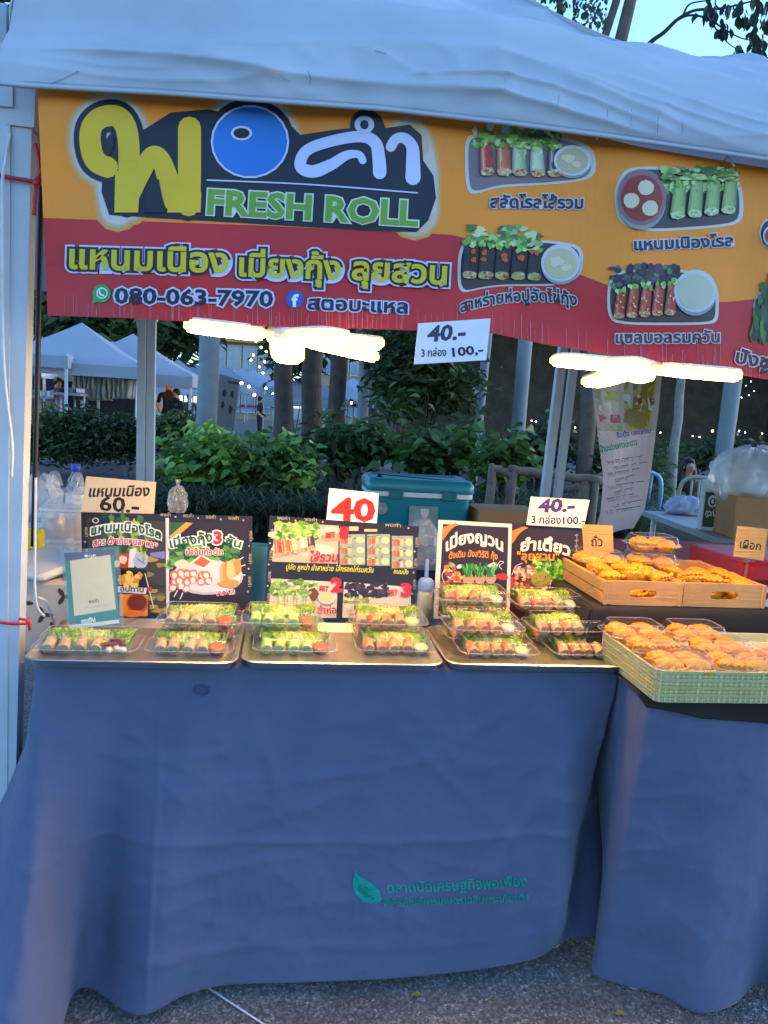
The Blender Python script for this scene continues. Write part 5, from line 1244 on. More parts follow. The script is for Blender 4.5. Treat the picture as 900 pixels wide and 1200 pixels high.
# wooden signs on clear clips
BAM = mat('bamboo_board', '#b98a45', .5, nscale=4, namt=.25, bump=.3, bscale=6, bstretch=(.6, 1, 40))
def clip_sign(corners, Y, word, wp0, wp1, sz, base, label):
    t = empty('clip_sign', base, label, 'sign'); n = Vector((0, -1, .12)).normalized(); p0 = P(corners[0][0], corners[0][1], Y); f = plane_map(p0, n); m = MB()
    m.quadbox([f(x, y, -.004) for x, y in corners], [f(x, y, 0) for x, y in corners]); ashift(m.build('board', BAM), t); brd = t.children[-1]
    A = Art(f); A.text(word, wp0, wp1, sz, '#1c1510', 1, .01); o = A.build('lettering', CARD); ashift(o, t)
    bl, br = f(*corners[1], -.002), f(*corners[2], -.002); mid = (bl+br)/2; m = MB()
    m.box(mid+Vector((0, -.002, -.003)), (.03, .012, .012), bev=.002); m.tube([mid+Vector((0, 0, -.006)), Vector(base)+Vector((0, 0, .006))], .004, 8); m.lathe([(.016, 0), (.016, .004), (.005, .007)], base, 14)
    ashift(m.build('clip_stand', CLEAR2, smooth=True, angle=40), t)
b0 = P(697, 680, CY0+.03); clip_sign([(682, 614), (684, 649), (719, 647), (718, 616)], CY0+.05, 'ถั่ว', (693, 640), (706, 640), 15, (P(697, 655, CY0+.05).x, CY0+.05, RZ+.02), 'small wooden sign on a clear clip in the left crate, short handwritten word')
clip_sign([(864, 616), (859, 652), (895, 657), (900, 620)], CY0+.06, 'เผือก', (867, 642), (891, 645), 13.5, (P(873, 660, CY0+.06).x, CY0+.06, RZ+.02), 'small wooden sign on a clear clip in the right crate, longer handwritten word')
# ------------------------------------------------------------------ ropes and cables at the front post
RSTR = mat('red_raffia', '#b8202a', .45, nscale=60, namt=.3)
WCB = mat('white_cable', '#c5c8c8', .5)
def line(name, pts, r, m, label, cat, parent=None):
    q = MB(); q.tube(smoothpts(pts), r, 7); o = q.build(name, m, parent, True)
    if label: tag(o, label, cat)
    return o
t = empty('raffia_string', P(40, 205, .1), 'red raffia string knotted round the front post near the banner corner', 'string'); L_ = lambda a: a-Vector(t.location)
for pts, r in (([P(-8, 203, .09), P(12, 208, .088), P(30, 211, .09), P(41, 214, .095)], .0042), ([P(41, 168, .10), P(45, 185, .10), P(46, 200, .10), P(43, 214, .10), P(41, 238, .10), P(40, 252, .10)], .0045), ([P(43, 214, .092), P(50, 216, .09), P(54, 217, .088)], .003), ([P(44, 214, .1), P(52, 190, .095), P(49, 178, .1)], .003), ([P(42, 214, .1), P(48, 200, .095), P(53, 188, .092)], .0035)):
    q = MB(); q.tube([L_(p) for p in smoothpts(pts)], r, 6); q.build('strand', RSTR, t, True)
q = MB(); q.ell(L_(P(43, 214, .09)), (.009, .007, .01)); q.build('knot', RSTR, t, True)
t = empty('raffia_string', P(30, 729, .1), 'red raffia string tied low on the front post beside the left tray', 'string'); L_ = lambda a: a-Vector(t.location)
for pts in ([P(-5, 729, .09), P(15, 731, .088), P(31, 731, .09)], [P(22, 725, .092), P(33, 728, .095), P(35, 738, .1)], [P(31, 731, .09), P(34, 724, .1)]):
    q = MB(); q.tube([L_(p) for p in smoothpts(pts)], .0035, 6); q.build('strand', RSTR, t, True)
line('white_cable', [P(12, 157, .10), P(6, 190, .085), P(3, 225, .085), P(3, 380, .085), P(6, 450, .085), P(14, 520, .085), P(13, 560, .09)], .0035, WCB, 'white cable running down the neighbouring post at the left edge', 'cable')
line('black_cable', [P(16, 120, .2), P(15, 160, .2), P(13, 300, .2), P(14, 480, .2), P(15, 640, .2)], .008, BLACKP, 'thick black cable hanging between the two front posts', 'cable')
line('black_cable', [P(50, 110, .19), P(49, 200, .19), P(46, 330, .19), P(44, 440, .19), P(41, 560, .19), P(39, 640, .2)], .006, BLACKP, 'black cable hanging just right of the front post', 'cable')
line('white_cable', [P(42, 560, .14), P(41, 640, .15), P(41, 690, .15), P(44, 712, .16), P(52, 722, .17)], .003, WCB, 'white cable running down to the left tray beside the front post', 'cable')
line('white_cable', [P(44, 700, .2), P(55, 706, .22), P(60, 722, .24), P(64, 728, .26)], .003, WCB, 'white cable loop behind the left tray', 'cable')
line('string', [P(56, 100, .06), P(56, 118, .055), P(58, 135, .055), P(56, 148, .055), P(52, 152, .055)], .0026, WCB, 'short white cord dangling over the banner top left corner', 'cord')

# ------------------------------------------------------------------ things behind the boards, left
def bag(name, c, r, seed, label, m=None, tie=True, zcut=-.7):
    t = MB(); rr_ = random.Random(seed); ph = [rr_.uniform(0, 6) for _ in range(6)]
    def fn(d):
        a = math.atan2(d.y, d.x); return 1+.07*math.sin(a*7+ph[0]+d.z*3)+.05*math.sin(a*13+ph[1]-d.z*5)+.06*math.sin(d.z*9+ph[2])*math.cos(a*3+ph[3])
    t.ell((0, 0, 0), r, nu=48, nv=26, fn=fn)
    t.v = [(x, y, max(z, r[2]*zcut)) for x, y, z in t.v]
    if tie:
        z = r[2]*.93; t.rings([[(k*math.cos(a)*(1+.25*math.sin(a*5+ph[4])), k*math.sin(a), z+zz) for a in [2*math.pi*i/18 for i in range(18)]] for k, zz in ((r[0]*.22, -r[2]*.1), (r[0]*.10, r[2]*.10), (r[0]*.2, r[2]*.35), (r[0]*.26, r[2]*.5))], False)
    o = t.build(name, m or FILMB, smooth=True); o.location = c; return tag(o, label, 'plastic bag')
c = P(70, 645, .75); table(c.x-.45, c.x+.22, .62, 1.1, c.z-.07, 'low side table behind the boards carrying the bagged food tubs', 'side_table')
zt2 = c.z-.068
def tub(c, w, d, h, label, m, fill=None, fm=None, name='food_tub', frac=.6):
    t = empty(name, c, label, 'tub'); q = MB()
    q.rings([[Vector((x, y, z)) for x, y in rr(w+2*e, d+2*e, .02+e)] for e, z in ((-.01, 0), (0, h))], False); bb = rr(w-.02, d-.02, .012); q.add([Vector((x, y, 0)) for x, y in bb], [tuple(range(len(bb)))]); q.build('tub_body', m, t, True, angle=40)
    q = MB(); q.rings([[Vector((x, y, z)) for x, y in rr(w+2*e, d+2*e, .02+e)] for e, z in ((.004, h+.001), (.006, h+.004), (.005, h+.012), (-.004, h+.014))], True); q.build('lid', m, t, True, angle=40)
    if fill: q = MB(); q.rings([[Vector((x, y, z)) for x, y in rr(w+2*e, d+2*e, .02+e)] for e, z in ((-.014, .004), (-.006, h*frac))], True); q.build('contents', fm, t, True, angle=40)
    return t
NOOD = mat('noodles', '#a8824e', .6, nscale=40, namt=.5, bump=.6); TUBM = clear_mat('frosted_tub', milk=.3, rough=.3); GREYF = mat('grey_contents', '#7d8078', .6, nscale=20)
cb = P(74, 640, .80); tub((cb.x, .82, zt2), .13, .11, .085, 'clear tub of grey sauce at the bottom of the tied carrier bag', TUBM, 1, GREYF)
tub((cb.x, .82, zt2+.102), .125, .105, .08, 'clear tub of noodles inside the tied carrier bag', TUBM, 1, NOOD)
q = MB()
def cb_(u, v):
    a = 2*math.pi*u; k = 1+.06*math.sin(a*5+v*7)+.04*math.sin(a*11-v*9); w = np.interp(v, [0, .1, .55, .75, .9, 1], [.082, .09, .088, .07, .04, .055])
    return (w*k*math.cos(a), w*.85*k*math.sin(a), .25*v)
q.grid(cb_, 60, 40)
for sx in (-1, 1): q.tube(smoothpts([(sx*.03, 0, .22), (sx*.045, 0, .265), (sx*.035, .01, .295), (sx*.02, .01, .255)]), [.016]*6+[.011]*7+[.013]*6, 8)
o = q.build('carrier_bag', FILM, smooth=True); o.location = (cb.x, .82, zt2-.001); tag(o, 'translucent white carrier bag with tied handles round two food tubs', 'plastic bag')
cb2 = P(46, 620, .95); tub((cb2.x, .93, zt2), .11, .10, .10, 'clear tub of brown fried onions behind the front post', TUBM, 1, NOOD, frac=.9)
bag('plastic_bag', (P(52, 575, 1.0).x-.02, 1.02, P(52, 575, 1.0).z-.03), (.07, .06, .08), 3, 'puffed white plastic bag behind the front post above the tubs', tie=False)
# water bottle
bp_ = P(89, 590, .95)
t = empty('water_bottle', (bp_.x, .95, zt2), 'clear water bottle with a blue cap behind the beige 60 card', 'bottle')
zt_ = P(89, 545, .95).z-zt2; H = zt_
q = MB(); q.lathe([(.028, 0), (.032, .006), (.032, H*.5), (.030, H*.53), (.032, H*.56), (.032, H*.72), (.026, H*.84), (.013, H*.92), (.012, H*.955)], (0, 0, 0), 24, cap=False); q.build('bottle_body', clear_mat('bottle_pet', milk=.04, rough=.04, tint='#eaf4ff'), t, True)
q = MB(); q.lathe([(.0145, H*.935), (.015, H*.94), (.015, H), (.013, H+.003)], (0, 0, 0), 20); q.build('cap', mat('blue_cap', '#1b2fa8', .4), t, True, angle=40)
q = MB(); q.lathe([(.0324, H*.57), (.0324, H*.70)], (0, 0, 0), 24, cap=False); q.build('paper_label', mat('bottle_label', '#cfd5d8', .4, nscale=20, namt=.3), t, True)
# patterned cloth box and white lid in front
q = MB(); pc = P(62, 690, .46); q.box((0, 0, -.06), (.22, .16, .20), bev=.01); t = q.build('storage_box', mat('patterned_cloth', '#b9ad9c', .8, nscale=4)); t.location = pc; t['label'] = 'box under a leaf patterned cloth behind the payment stand'; t['category'] = 'box'
A = Art(lambda x, y, h: Vector((x, -.0805-h, y)))
for (x, y) in ((-.05, -.02), (.0, -.05), (.05, .0), (.03, -.09), (-.08, -.08), (.08, -.05)):
    for k in range(3): A.ell2(x+.012*math.cos(k*2.1), y+.012*math.sin(k*2.1), .013, .006, '#4a3a34', 1, k*2.1, 10)
A.build('leaf_print', CARD, t)
q = MB(); q.box((0, 0, 0), (.20, .20, .022), bev=.008); o = q.build('serving_board', mat('white_plastic', '#c9c9c2', .35, nscale=10, namt=.06), smooth=False); o.location = P(50, 660, .48); o.rotation_euler = (R(8), 0, R(-30)); tag(o, 'white plastic board lying tilted on the patterned box', 'board')
q = MB(); q.box((0, 0, 0), (.05, .04, .06), bev=.006); o = q.build('seasoning_pack', mat('yellow_pack', '#d8b81c', .4, nscale=20, namt=.3)); o.location = P(40, 632, .60)-Vector((0, 0, .0)); tag(o, 'small yellow seasoning pack beside the front post', 'packet')
bag('plastic_bag', P(208, 588, .62)-Vector((0, 0, .0)), (.028, .025, .045), 8, 'small clear plastic bag knotted upright behind the shrimp platter board', FILM)
# sticks of packed bags on a stool carrying it
# blue cup & green box between the boards, squeeze bottle
q = MB(); cpx = P(301, 660, .6); t = empty('plastic_cup', (cpx.x, .6, cpx.z-.11), 'sky blue plastic cup standing between the two menu boards', 'cup')
q.lathe([(.024, 0), (.028, .0), (.034, .13), (.036, .135), (.037, .165), (.034, .165), (.033, .13)], (0, 0, 0), 24, cap=False); q.build('cup_body', mat('sky_plastic', '#3f86ad', .35, nscale=12), t, True, angle=50)
q = MB(); q.lathe([(.02, .0), (.024, .002), (.022, .004)], (0, 0, 0), 20); q.build('cup_base', mat('sky_plastic'), t, True)
sb = P(497, 714, .36); t = empty('squeeze_bottle', (sb.x, .36, .757), 'squeeze sauce bottle with a pale blue nozzle between the menu boards', 'bottle')
Hh = P(497, 655, .36).z-.757
q = MB(); q.lathe([(.018, 0), (.0205, .003), (.0205, Hh*.48), (.019, Hh*.53)], (0, 0, 0), 24); q.build('bottle_body', mat('milky_bottle', '#a9aa92', .35, nscale=8, namt=.1), t, True, angle=40)
q = MB(); q.lathe([(.021, Hh*.53), (.0215, Hh*.54), (.021, Hh*.66), (.016, Hh*.70), (.006, Hh*.72), (.0045, Hh*.98), (.003, Hh)], (0, 0, 0), 24); q.build('nozzle_cap', mat('pale_blue_plastic', '#6b86b4', .35), t, True, angle=40)
# ------------------------------------------------------------------ teal cooler
YC = 2.2; cl_, cr_ = P(431, 575, YC), P(556, 580, YC); zc1 = P(490, 561, YC).z; wC = cr_.x-cl_.x; xC = (cl_.x+cr_.x)/2
TEAL = mat('teal_plastic', '#0f7f8c', .35, nscale=6, namt=.1); TEALD = mat('teal_latch', '#0c6670', .4); WPL = mat('cooler_white', '#d0d4d2', .4)
t = empty('cooler', (xC, YC+.18, zc1-.42), 'teal plastic cooler box with a white lid band behind the menu boards', 'cooler')
q = MB(); q.rings([[Vector((x, y, z)) for x, y in rr(wC-.02+2*e, .36+2*e, .05+e)] for e, z in ((-.03, 0), (-.022, .015), (-.004, .32))], True); q.build('body', TEAL, t, True, angle=40)
q = MB(); q.rings([[Vector((x, y, z)) for x, y in rr(wC+2*e, .38+2*e, .05+e)] for e, z in ((-.006, .322), (-.001, .325), (-.001, .348), (-.006, .350))], True); q.build('lid_band', WPL, t, True, angle=40)
q = MB(); q.rings([[Vector((x, y, z)) for x, y in rr(wC+2*e, .38+2*e, .05+e)] for e, z in ((.002, .350), (.005, .356), (.003, .395), (-.012, .412), (-.03, .416), (-.04, .410), (-.09, .410))], True); q.build('lid', TEAL, t, True, angle=50)
for k in (-.24, .26):
    q = MB(); q.box((k*wC, -.197, .338), (.075, .014, .05), bev=.004); q.build('latch', TEALD, t)
for k in (-1, 1):
    q = MB(); q.tube(smoothpts([(k*(wC/2-.01), -.09, .30), (k*(wC/2+.014), -.09, .305), (k*(wC/2+.014), .09, .305), (k*(wC/2-.01), .09, .30)]), .009, 8); q.build('handle', TEALD, t, True)
q = MB(); q.box((.03*wC, -.1835, .18), (.15, .002, .20)); q.build('sticker', mat('worn_sticker', '#7f9a9a', .7, nscale=9, namt=.5, bump=.2), t)
q = MB(); q.lathe([(.03, 0), (.03, .002), (.0, .0022)], (-.36*wC, -.1815, .26), 20, Matrix.Rotation(R(90), 3, 'X')); q.build('badge', mat('badge_print', '#8a8f9c', .4, nscale=60, namt=.5), t)
table(xC-.55, xC+.75, YC-.12, YC+.5, zc1-.42, 'low table behind the boards carrying the teal cooler', 'low_table')
q = MB(); bx_ = P(600, 600, YC-.05); q.box((0, 0, -.12), (.34, .3, .24)); CB = mat('cardboard', '#a5794c', .8, nscale=5, namt=.12, bump=.1); o = q.build('cardboard_box', CB); o.location = (bx_.x, YC+.12, bx_.z+.0); tag(o, 'plain cardboard box right of the teal cooler behind the white framed board', 'box')
m_ = MB(); m_.box((bx_.x, YC+.12, (zc1-.42+bx_.z-.24)/2), (.3, .28, max(.01, bx_.z-.24-(zc1-.42)-.004))); o = m_.build('storage_crate', mat('dark_crate', '#3a3a38', .7)); tag(o, 'dark crate under the plain cardboard box beside the cooler', 'crate')
q = MB(); bb_ = P(590, 640, 1.3); bag('plastic_bag', P(495, 640, 1.2), (.06, .06, .10), 21, 'clear plastic bag hanging in front of the teal cooler beside the squeeze bottle', FILM)
# ------------------------------------------------------------------ log fence
LOG = mat('weathered_log', '#6b5e50', .9, nscale=9, namt=.4, bump=.6, bscale=14, bstretch=(1, 1, 1))
t = empty('log_fence', P(605, 590, 4.3), 'low rustic log fence behind the double tent posts', 'fence'); fo = Vector(t.location); P2 = lambda x, y, Y=4.3: P(x, y, Y)-fo
for pts, r in (([P2(574, 548), P2(590, 553), P2(604, 558)], .035), ([P2(597, 550), P2(640, 556), P2(705, 563)], .036), ([P2(660, 575, 4.5), P2(690, 566, 4.5), P2(708, 556, 4.5)], .03)):
    q = MB(); q.tube([p+Vector((0, 0, .006*math.sin(i*2))) for i, p in enumerate(smoothpts(pts))], r, 9); q.build('rail', LOG, t, True)
for x in (577, 601, 684, 697):
    q = MB(); a = P2(x, 552 if x < 640 else 568); q.tube([a+Vector((0, 0, .03)), a+Vector((-.01, 0, -.5)), a+Vector((0, 0, -1.0))], [.036, .038, .04], 9); q.build('fence_post', LOG, t, True)
# ------------------------------------------------------------------ hanging drinks banner (neighbour stall)
YH = 2.6
def hmap(px, py, h):
    p = P(px, py, YH); w = .02*math.sin(p.x*14+p.z*2.5)+.012*math.sin(p.z*9-p.x*20)+.03*max(0, .9-p.z)*math.sin(p.x*30+p.z*10); return P(px, py, YH+w-h)
A = Art(hmap, 14)
hl = lambda y: np.interp(y, [395, 425, 480, 560, 600, 622], [686, 690, 697, 707, 704, 697]); hr = lambda y: np.interp(y, [395, 425, 480, 560, 600, 622], [783, 777, 772, 762, 755, 742])
PK = '#d8bcb4'
ys = list(np.linspace(395, 622, 34))
for i in range(33):
    for j in range(8):
        q = [(hl(y)+(hr(y)-hl(y))*u, y+ (2.5*math.sin(u*5) if y > 600 else 0)) for u, y in ((j/8, ys[i]), (j/8, ys[i+1]), ((j+1)/8, ys[i+1]), ((j+1)/8, ys[i]))]
        A.cnt = 0; A.raw(q, PK if ys[i] > 505 else '#b8ac9c', 0)
A.poly([(727, 425), (772, 425), (763, 500), (752, 508), (735, 505), (729, 495)], '#b8a04a', 1); A.poly([(728, 440), (768, 440), (760, 498), (750, 504), (738, 502), (731, 494)], '#8f7a24', 2)
for k in range(3): A.poly([(729+k*15, 462), (736+k*13, 460+k*2), (741+k*13, 468), (738+k*13, 482), (732+k*14, 480)], '#cfc8bc', 3, True); A.blob(736+k*14, 470, 3, 5, '#8a4a30', 4, .3, 9)
A.blob(712, 440, 12, 12, '#c4c6c2', 1, .3, 12); A.poly([(702, 458), (726, 458), (726, 470), (703, 468)], '#9ca84a', 1); A.blob(713, 478, 11, 8, '#c9c9c4', 1, .3, 11); A.poly([(702, 486), (727, 486), (727, 496), (703, 495)], '#b8506a', 1); A.poly([(712, 499), (729, 498), (730, 506), (713, 505)], '#9ca84a', 1)
A.text('ริบตุ้ง เจงเจริญ', (723, 513), (763, 507), 9, '#5a3a8a', 2, .03, [(.09, '#cfc6c4')]); A.text('น้ำมะม่วงหาวมะนาว', (704, 530), (747, 521), 10, '#3f7a5a', 2, .03, [(.10, '#c8d4c4')])
for i in range(9):
    y = 540+i*7.4; x0 = hl(y)+6; x1 = hr(y)-4; A.stroke([(x0+8*(i % 2), y), (x1-r2.uniform(0, 14), y-6)], .9, '#6a5a5e', 1, False, False)
    A.text('วิธีทำดื่มเย็น', (x0+8*(i % 2), y+4), (x1-r2.uniform(2, 18), y-2), 4.2, '#6a5a5e', 2, 0)
A.text('น้ำเก๊กฮวย', (690, 413), (718, 411), 9, '#4f7a3a', 2, .03)
o = A.build('hanging_banner', PRINT); tag(o, 'tall narrow pinkish banner with a drinks picture and text lines behind the right lamp', 'banner')
a = P(688, 396, YH)+Vector((0, 0, .0)); b = P(781, 396, YH); m = MB(); m.tube([a+Vector((-.03, 0, 0)), b+Vector((.03, 0, 0))], .008, 8); m.tube([(a.x, YH, a.z), (a.x+.05, YH, 2.05)], .002, 5); m.tube([(b.x, YH, b.z), (b.x-.05, YH, 2.05)], .002, 5); m.build('hanging_rod', WMETAL, o, True)
# ------------------------------------------------------------------ right: red table, cooler, grey table, box, bag, woman
RC = mat('red_cloth', '#7e1a26', .8, nscale=5, namt=.2, bump=.2)
zr = .80
a0, a1, a2, a3 = P(806, 636, Z=zr), P(740, 660, Z=zr), P(960, 668, Z=zr), P(960, 640, Z=zr)
t = empty('market_table', (2.35, 1.2, 0), 'table with a dark red cover behind the curry puff crates', 'table'); 
x0, x1, y0, y1 = 1.75-2.35, 4.2-2.35, .92-1.2, 1.75-1.2
q = MB(); q.box(((x0+x1)/2, (y0+y1)/2, zr-.02), (x1-x0, y1-y0, .04), bev=.006); q.build('cover_top', RC, t)
q = MB()
for (ax, ay, bx2, by) in ((x0, y0, x1, y0), (x0, y1, x0, y0)):
    q.grid(lambda u, v, ax=ax, ay=ay, bx2=bx2, by=by: (ax+(bx2-ax)*u-(.02*math.sin(u*25)*v if ax == bx2 else 0), ay+(by-ay)*u-(.02*math.sin(u*40)*v if ax != bx2 else 0)-.01*v, zr-.03-.5*v), 40, 8)
q.build('cover_skirt', RC, t, True)
for sx in (x0+.08, x1-.08):
    for sy in (y0+.08, y1-.08): q = MB(); q.tube([(sx, sy, 0), (sx, sy, zr-.03)], .018, 8); q.build('leg', WMETAL, t, True)
# red cooler
ra = P(873, 672, .50); rt = P(873, 661, .50).z
t = empty('cooler', (ra.x+.28, .69, .0), 'red cooler box with white handwriting at the right edge behind the crates', 'cooler'); REDP = mat('red_plastic', '#9c1016', .4, nscale=8, namt=.12)
rz_ = rt; q = MB(); q.rings([[Vector((x, y, z)) for x, y in rr(.52+2*e, .34+2*e, .03+e)] for e, z in ((-.03, .36), (-.004, rz_-.055))], True); q.build('body', REDP, t, True, angle=40)
q = MB(); q.rings([[Vector((x, y, z)) for x, y in rr(.54+2*e, .36+2*e, .035+e)] for e, z in ((0, rz_-.054), (.004, rz_-.05), (.003, rz_-.008), (-.01, rz_))], True); q.build('lid', REDP, t, True, angle=40)
q = MB(); q.box((0, 0, .18), (.5, .32, .355)); q.build('stand', mat('dark_crate'), t)
yf = .69-.172
A = Art(lambda px, py, h: P(px, py, yf-h)-Vector(t.location))
A.text('ซาขย', (869, 694), (889, 696), 13, '#d8d4cc', 1, 0); A.stroke([(882, 731), (885, 720), (888, 725), (893, 719)], .9, '#d8d4cc', 1); A.ell2(904, 708, 8, 8, '#c9c4bc', 1); A.poly([(890, 686), (905, 690), (905, 697), (893, 692)], '#c9c4bc', 1)
A.poly([(896, 724), (906, 716), (906, 745), (893, 742)], '#9a8a84', 1); A.poly([(892, 741), (897, 733), (906, 739), (906, 744)], '#2a2424', 2)
A.build('handwriting', INK, t)
# grey table behind with cardboard box, bottle carton and bag
GT = mat('grey_table', '#8d8f8e', .5, nscale=6, namt=.12)
Zg = .74; c1, c2, c3 = P(752, 598, Z=Zg), P(868, 640, Z=Zg), P(850, 590, Z=Zg)
t = empty('market_table', ((c1+c2)/2*1.0-Vector((0, 0, Zg)), ), None) if False else empty('market_table', (0, 0, 0), 'grey table with the open cardboard box and the big plastic bag', 'table')
dv = (c2-c1); nv2 = Vector((-dv.y, dv.x, 0)).normalized(); nv2 = nv2 if nv2.x > 0 else -nv2; c2e = c2+dv*.25; w_ = .75
q = MB(); bo_ = [c1, c2e, c2e+nv2*w_, c1+nv2*w_]; q.quadbox([p-Vector((0, 0, .035)) for p in (bo_ if (bo_[1]-bo_[0]).cross(bo_[2]-bo_[0]).z > 0 else bo_[::-1])], [p for p in (bo_ if (bo_[1]-bo_[0]).cross(bo_[2]-bo_[0]).z > 0 else bo_[::-1])]); q.build('tabletop', GT, t)
for u, v in ((.06, .05), (.94, .05), (.06, .7), (.94, .7)):
    p = c1+(c2e-c1)*u+nv2*v; q = MB(); q.tube([(p.x, p.y, 0), (p.x, p.y, Zg-.035)], .018, 8); q.build('leg', WMETAL, t, True)
ang = math.atan2(dv.y, dv.x)
def ongrey(px, py): return P(px, py, Z=Zg)
p1 = ongrey(845, 628); p2 = ongrey(836, 622); 
def openbox(c, w, d, h, rz, label):
    t = empty('cardboard_box', c, label, 'box', None, rz); th = .005
    q = MB(); q.box((0, 0, .004), (w, d, .006))
    for k in (-1, 1): q.box((k*(w/2-th/2), 0, h/2), (th, d-.001, h)); q.box((0, k*(d/2-th/2), h/2-.001), (w-2*th-.001, th, h))
    q.build('box_body', CB, t)
    for (M_, cc, ww, hh) in ((Matrix.Rotation(R(205), 3, 'X'), (0, -d/2, h), w*.96, d*.42), (Matrix.Rotation(R(-215), 3, 'Y'), (-w/2, 0, h), d*.9, w*.4)):
        q = MB(); pts = [Vector((-ww/2, 0, 0)), Vector((ww/2, 0, 0)), Vector((ww/2*.97, 0, hh)), Vector((-ww/2*.97, 0, hh))]
        if 'Y' and cc[1] == 0: pts = [Vector((0, p.x, p.z)) for p in pts]
        q.quadbox([M_ @ p+Vector(cc)+Vector((0, -.003, 0) if cc[1] else (-.003, 0, 0)) for p in pts], [M_ @ p+Vector(cc)+Vector((0, .001, 0) if cc[1] else (.001, 0, 0)) for p in pts]); q.build('flap', CB, t)
    return t
p1 = ongrey(886, 634); zt_b = P(872, 583, p1.y).z-Zg
openbox((p1.x+.10, p1.y+.16, Zg+.001), .40, .30, zt_b, R(-8), 'open cardboard box with flaps folded out on the grey table')
pb_ = P(872, 560, p1.y+.2); bag('plastic_bag', (pb_.x+.06, p1.y+.22, pb_.z), (.24, .19, .17), 5, 'big puffed clear plastic bag on top of the open cardboard box', tie=False, zcut=-.9)
p3 = ongrey(842, 625); p3 = p3+Vector((0, .12, 0)); hh = P(829, 563, p3.y).z-Zg
t = empty('drink_carton', p3+Vector((0, 0, .001)), 'white and dark green carton left of the open cardboard box', 'carton', None, R(-20)); q = MB(); q.box((0, 0, hh/2), (.11, .11, hh), bev=.004); q.build('carton_body', mat('carton_white', '#b9bec2', .5), t)
A = Art(lambda x, y, h: Vector((x, -.0555-h, y))); A.rect(-.043, hh*.08, .043, hh*.78, '#17402f', 1); A.ell2(0, hh*.60, .026, .036, '#b9c4bc', 2); A.ell2(0, hh*.59, .017, .024, '#17402f', 3); A.ell2(0, hh*.60, .008, .014, '#b9c4bc', 4); A.text('นัวบุง', (-.03, hh*.40), (.03, hh*.40), .05, '#c9d0c8', 2, .02); A.v = A.v
A.f = [tuple(reversed(f)) for f in A.f]; A.build('printed_front', GLOSSPRINT, t)
p4 = ongrey(808, 604); bag('plastic_bag', (p4.x, p4.y+.05, Zg+.05), (.15, .11, .075), 12, 'pale crumpled plastic bag lying on the grey table beside the carton', mat('bag_white', '#b4bcd0', .45, nscale=8, trans=.3), tie=False, zcut=-.6)
# chairs and the seated woman
def chair(c, rz, m, label):
    t = empty('plastic_chair', c, label, 'chair', None, rz)
    q = MB(); q.rings([[Vector((x, y, z)) for x, y in rr(.42+2*e, .42+2*e, .05+e)] for e, z in ((-.01, .42), (0, .425), (0, .44), (-.02, .445))], True); q.build('seat', m, t, True, angle=40)
    q = MB(); q.tube(smoothpts([(-.19, .20, .43), (-.19, .235, .62), (-.16, .26, .78), (-.08, .275, .84), (0, .278, .85), (.08, .275, .84), (.16, .26, .78), (.19, .235, .62), (.19, .20, .43)]), .022, 8)
    for k in (-.07, 0, .07): q.tube([(k, .205, .44), (k, .24, .64), (k, .275, .83)], .012, 6)
    q.build('backrest', m, t, True)
    for sx in (-1, 1):
        for sy in (-1, 1): q = MB(); q.tube([(sx*.18, sy*.18, .425), (sx*.215, sy*.22, 0)], [.022, .018], 8); q.build('leg', m, t, True)
    return t
CHB = mat('blue_chair_plastic', '#7f9fc4', .4, nscale=6, namt=.08); CHW = mat('beige_chair_plastic', '#a09684', .45, nscale=6, namt=.08)
wb = P(800, 570, 7.4)
cc_ = P(767, 590, 6.4); chair((cc_.x-.22, 6.4, 0), R(170), CHB, 'pale blue plastic chair right of the hanging drinks banner')
cc_ = P(815, 590, 5.9); chair((cc_.x+.02, 5.9, 0), R(150), CHW, 'beige plastic chair standing in front of the seated woman')
# skinned people -----------------------------------------------------------
def skin_person(joints, bones, root, paint, loc, rz, extra=None, name='person', parts=()):
    names = list(joints); me = bpy.data.meshes.new('person'); me.from_pydata([joints[k][0] for k in names], [(names.index(a), names.index(b)) for a, b in bones], [])
    o = bpy.data.objects.new('person', me); COL.objects.link(o)
    md = o.modifiers.new('skin', 'SKIN'); md.use_smooth_shade = True
    for i, k in enumerate(names):
        r = joints[k][1]; r = r if isinstance(r, tuple) else (r, r); me.skin_vertices[0].data[i].radius = r; me.skin_vertices[0].data[i].use_root = (k == root)
    o.modifiers.new('sub', 'SUBSURF').levels = 2; o.modifiers['sub'].render_levels = 2
    dg = bpy.context.evaluated_depsgraph_get(); dg.update(); m2 = bpy.data.meshes.new_from_object(o.evaluated_get(dg)); bpy.data.objects.remove(o)
    at = m2.color_attributes.new('Col', 'FLOAT_COLOR', 'POINT')
    for i, v in enumerate(m2.vertices): at.data[i].color = (*paint(v.co), 1)
    m2.materials.clear(); m2.materials.append(CLOTHES); m2.polygons.foreach_set('use_smooth', [True]*len(m2.polygons))
    p = bpy.data.objects.new(name, m2); COL.objects.link(p); p.location = loc; p.rotation_euler = (0, 0, rz); return p
CLOTHES = mat('skin_and_clothes', rough=.7, nscale=30, namt=.12, attr=True, spec=.3)
HAIR = mat('black_hair', '#0d0a09', .45, nscale=30, namt=.3)
SK = lin('#c08c6e'); BKC = lin('#151417')
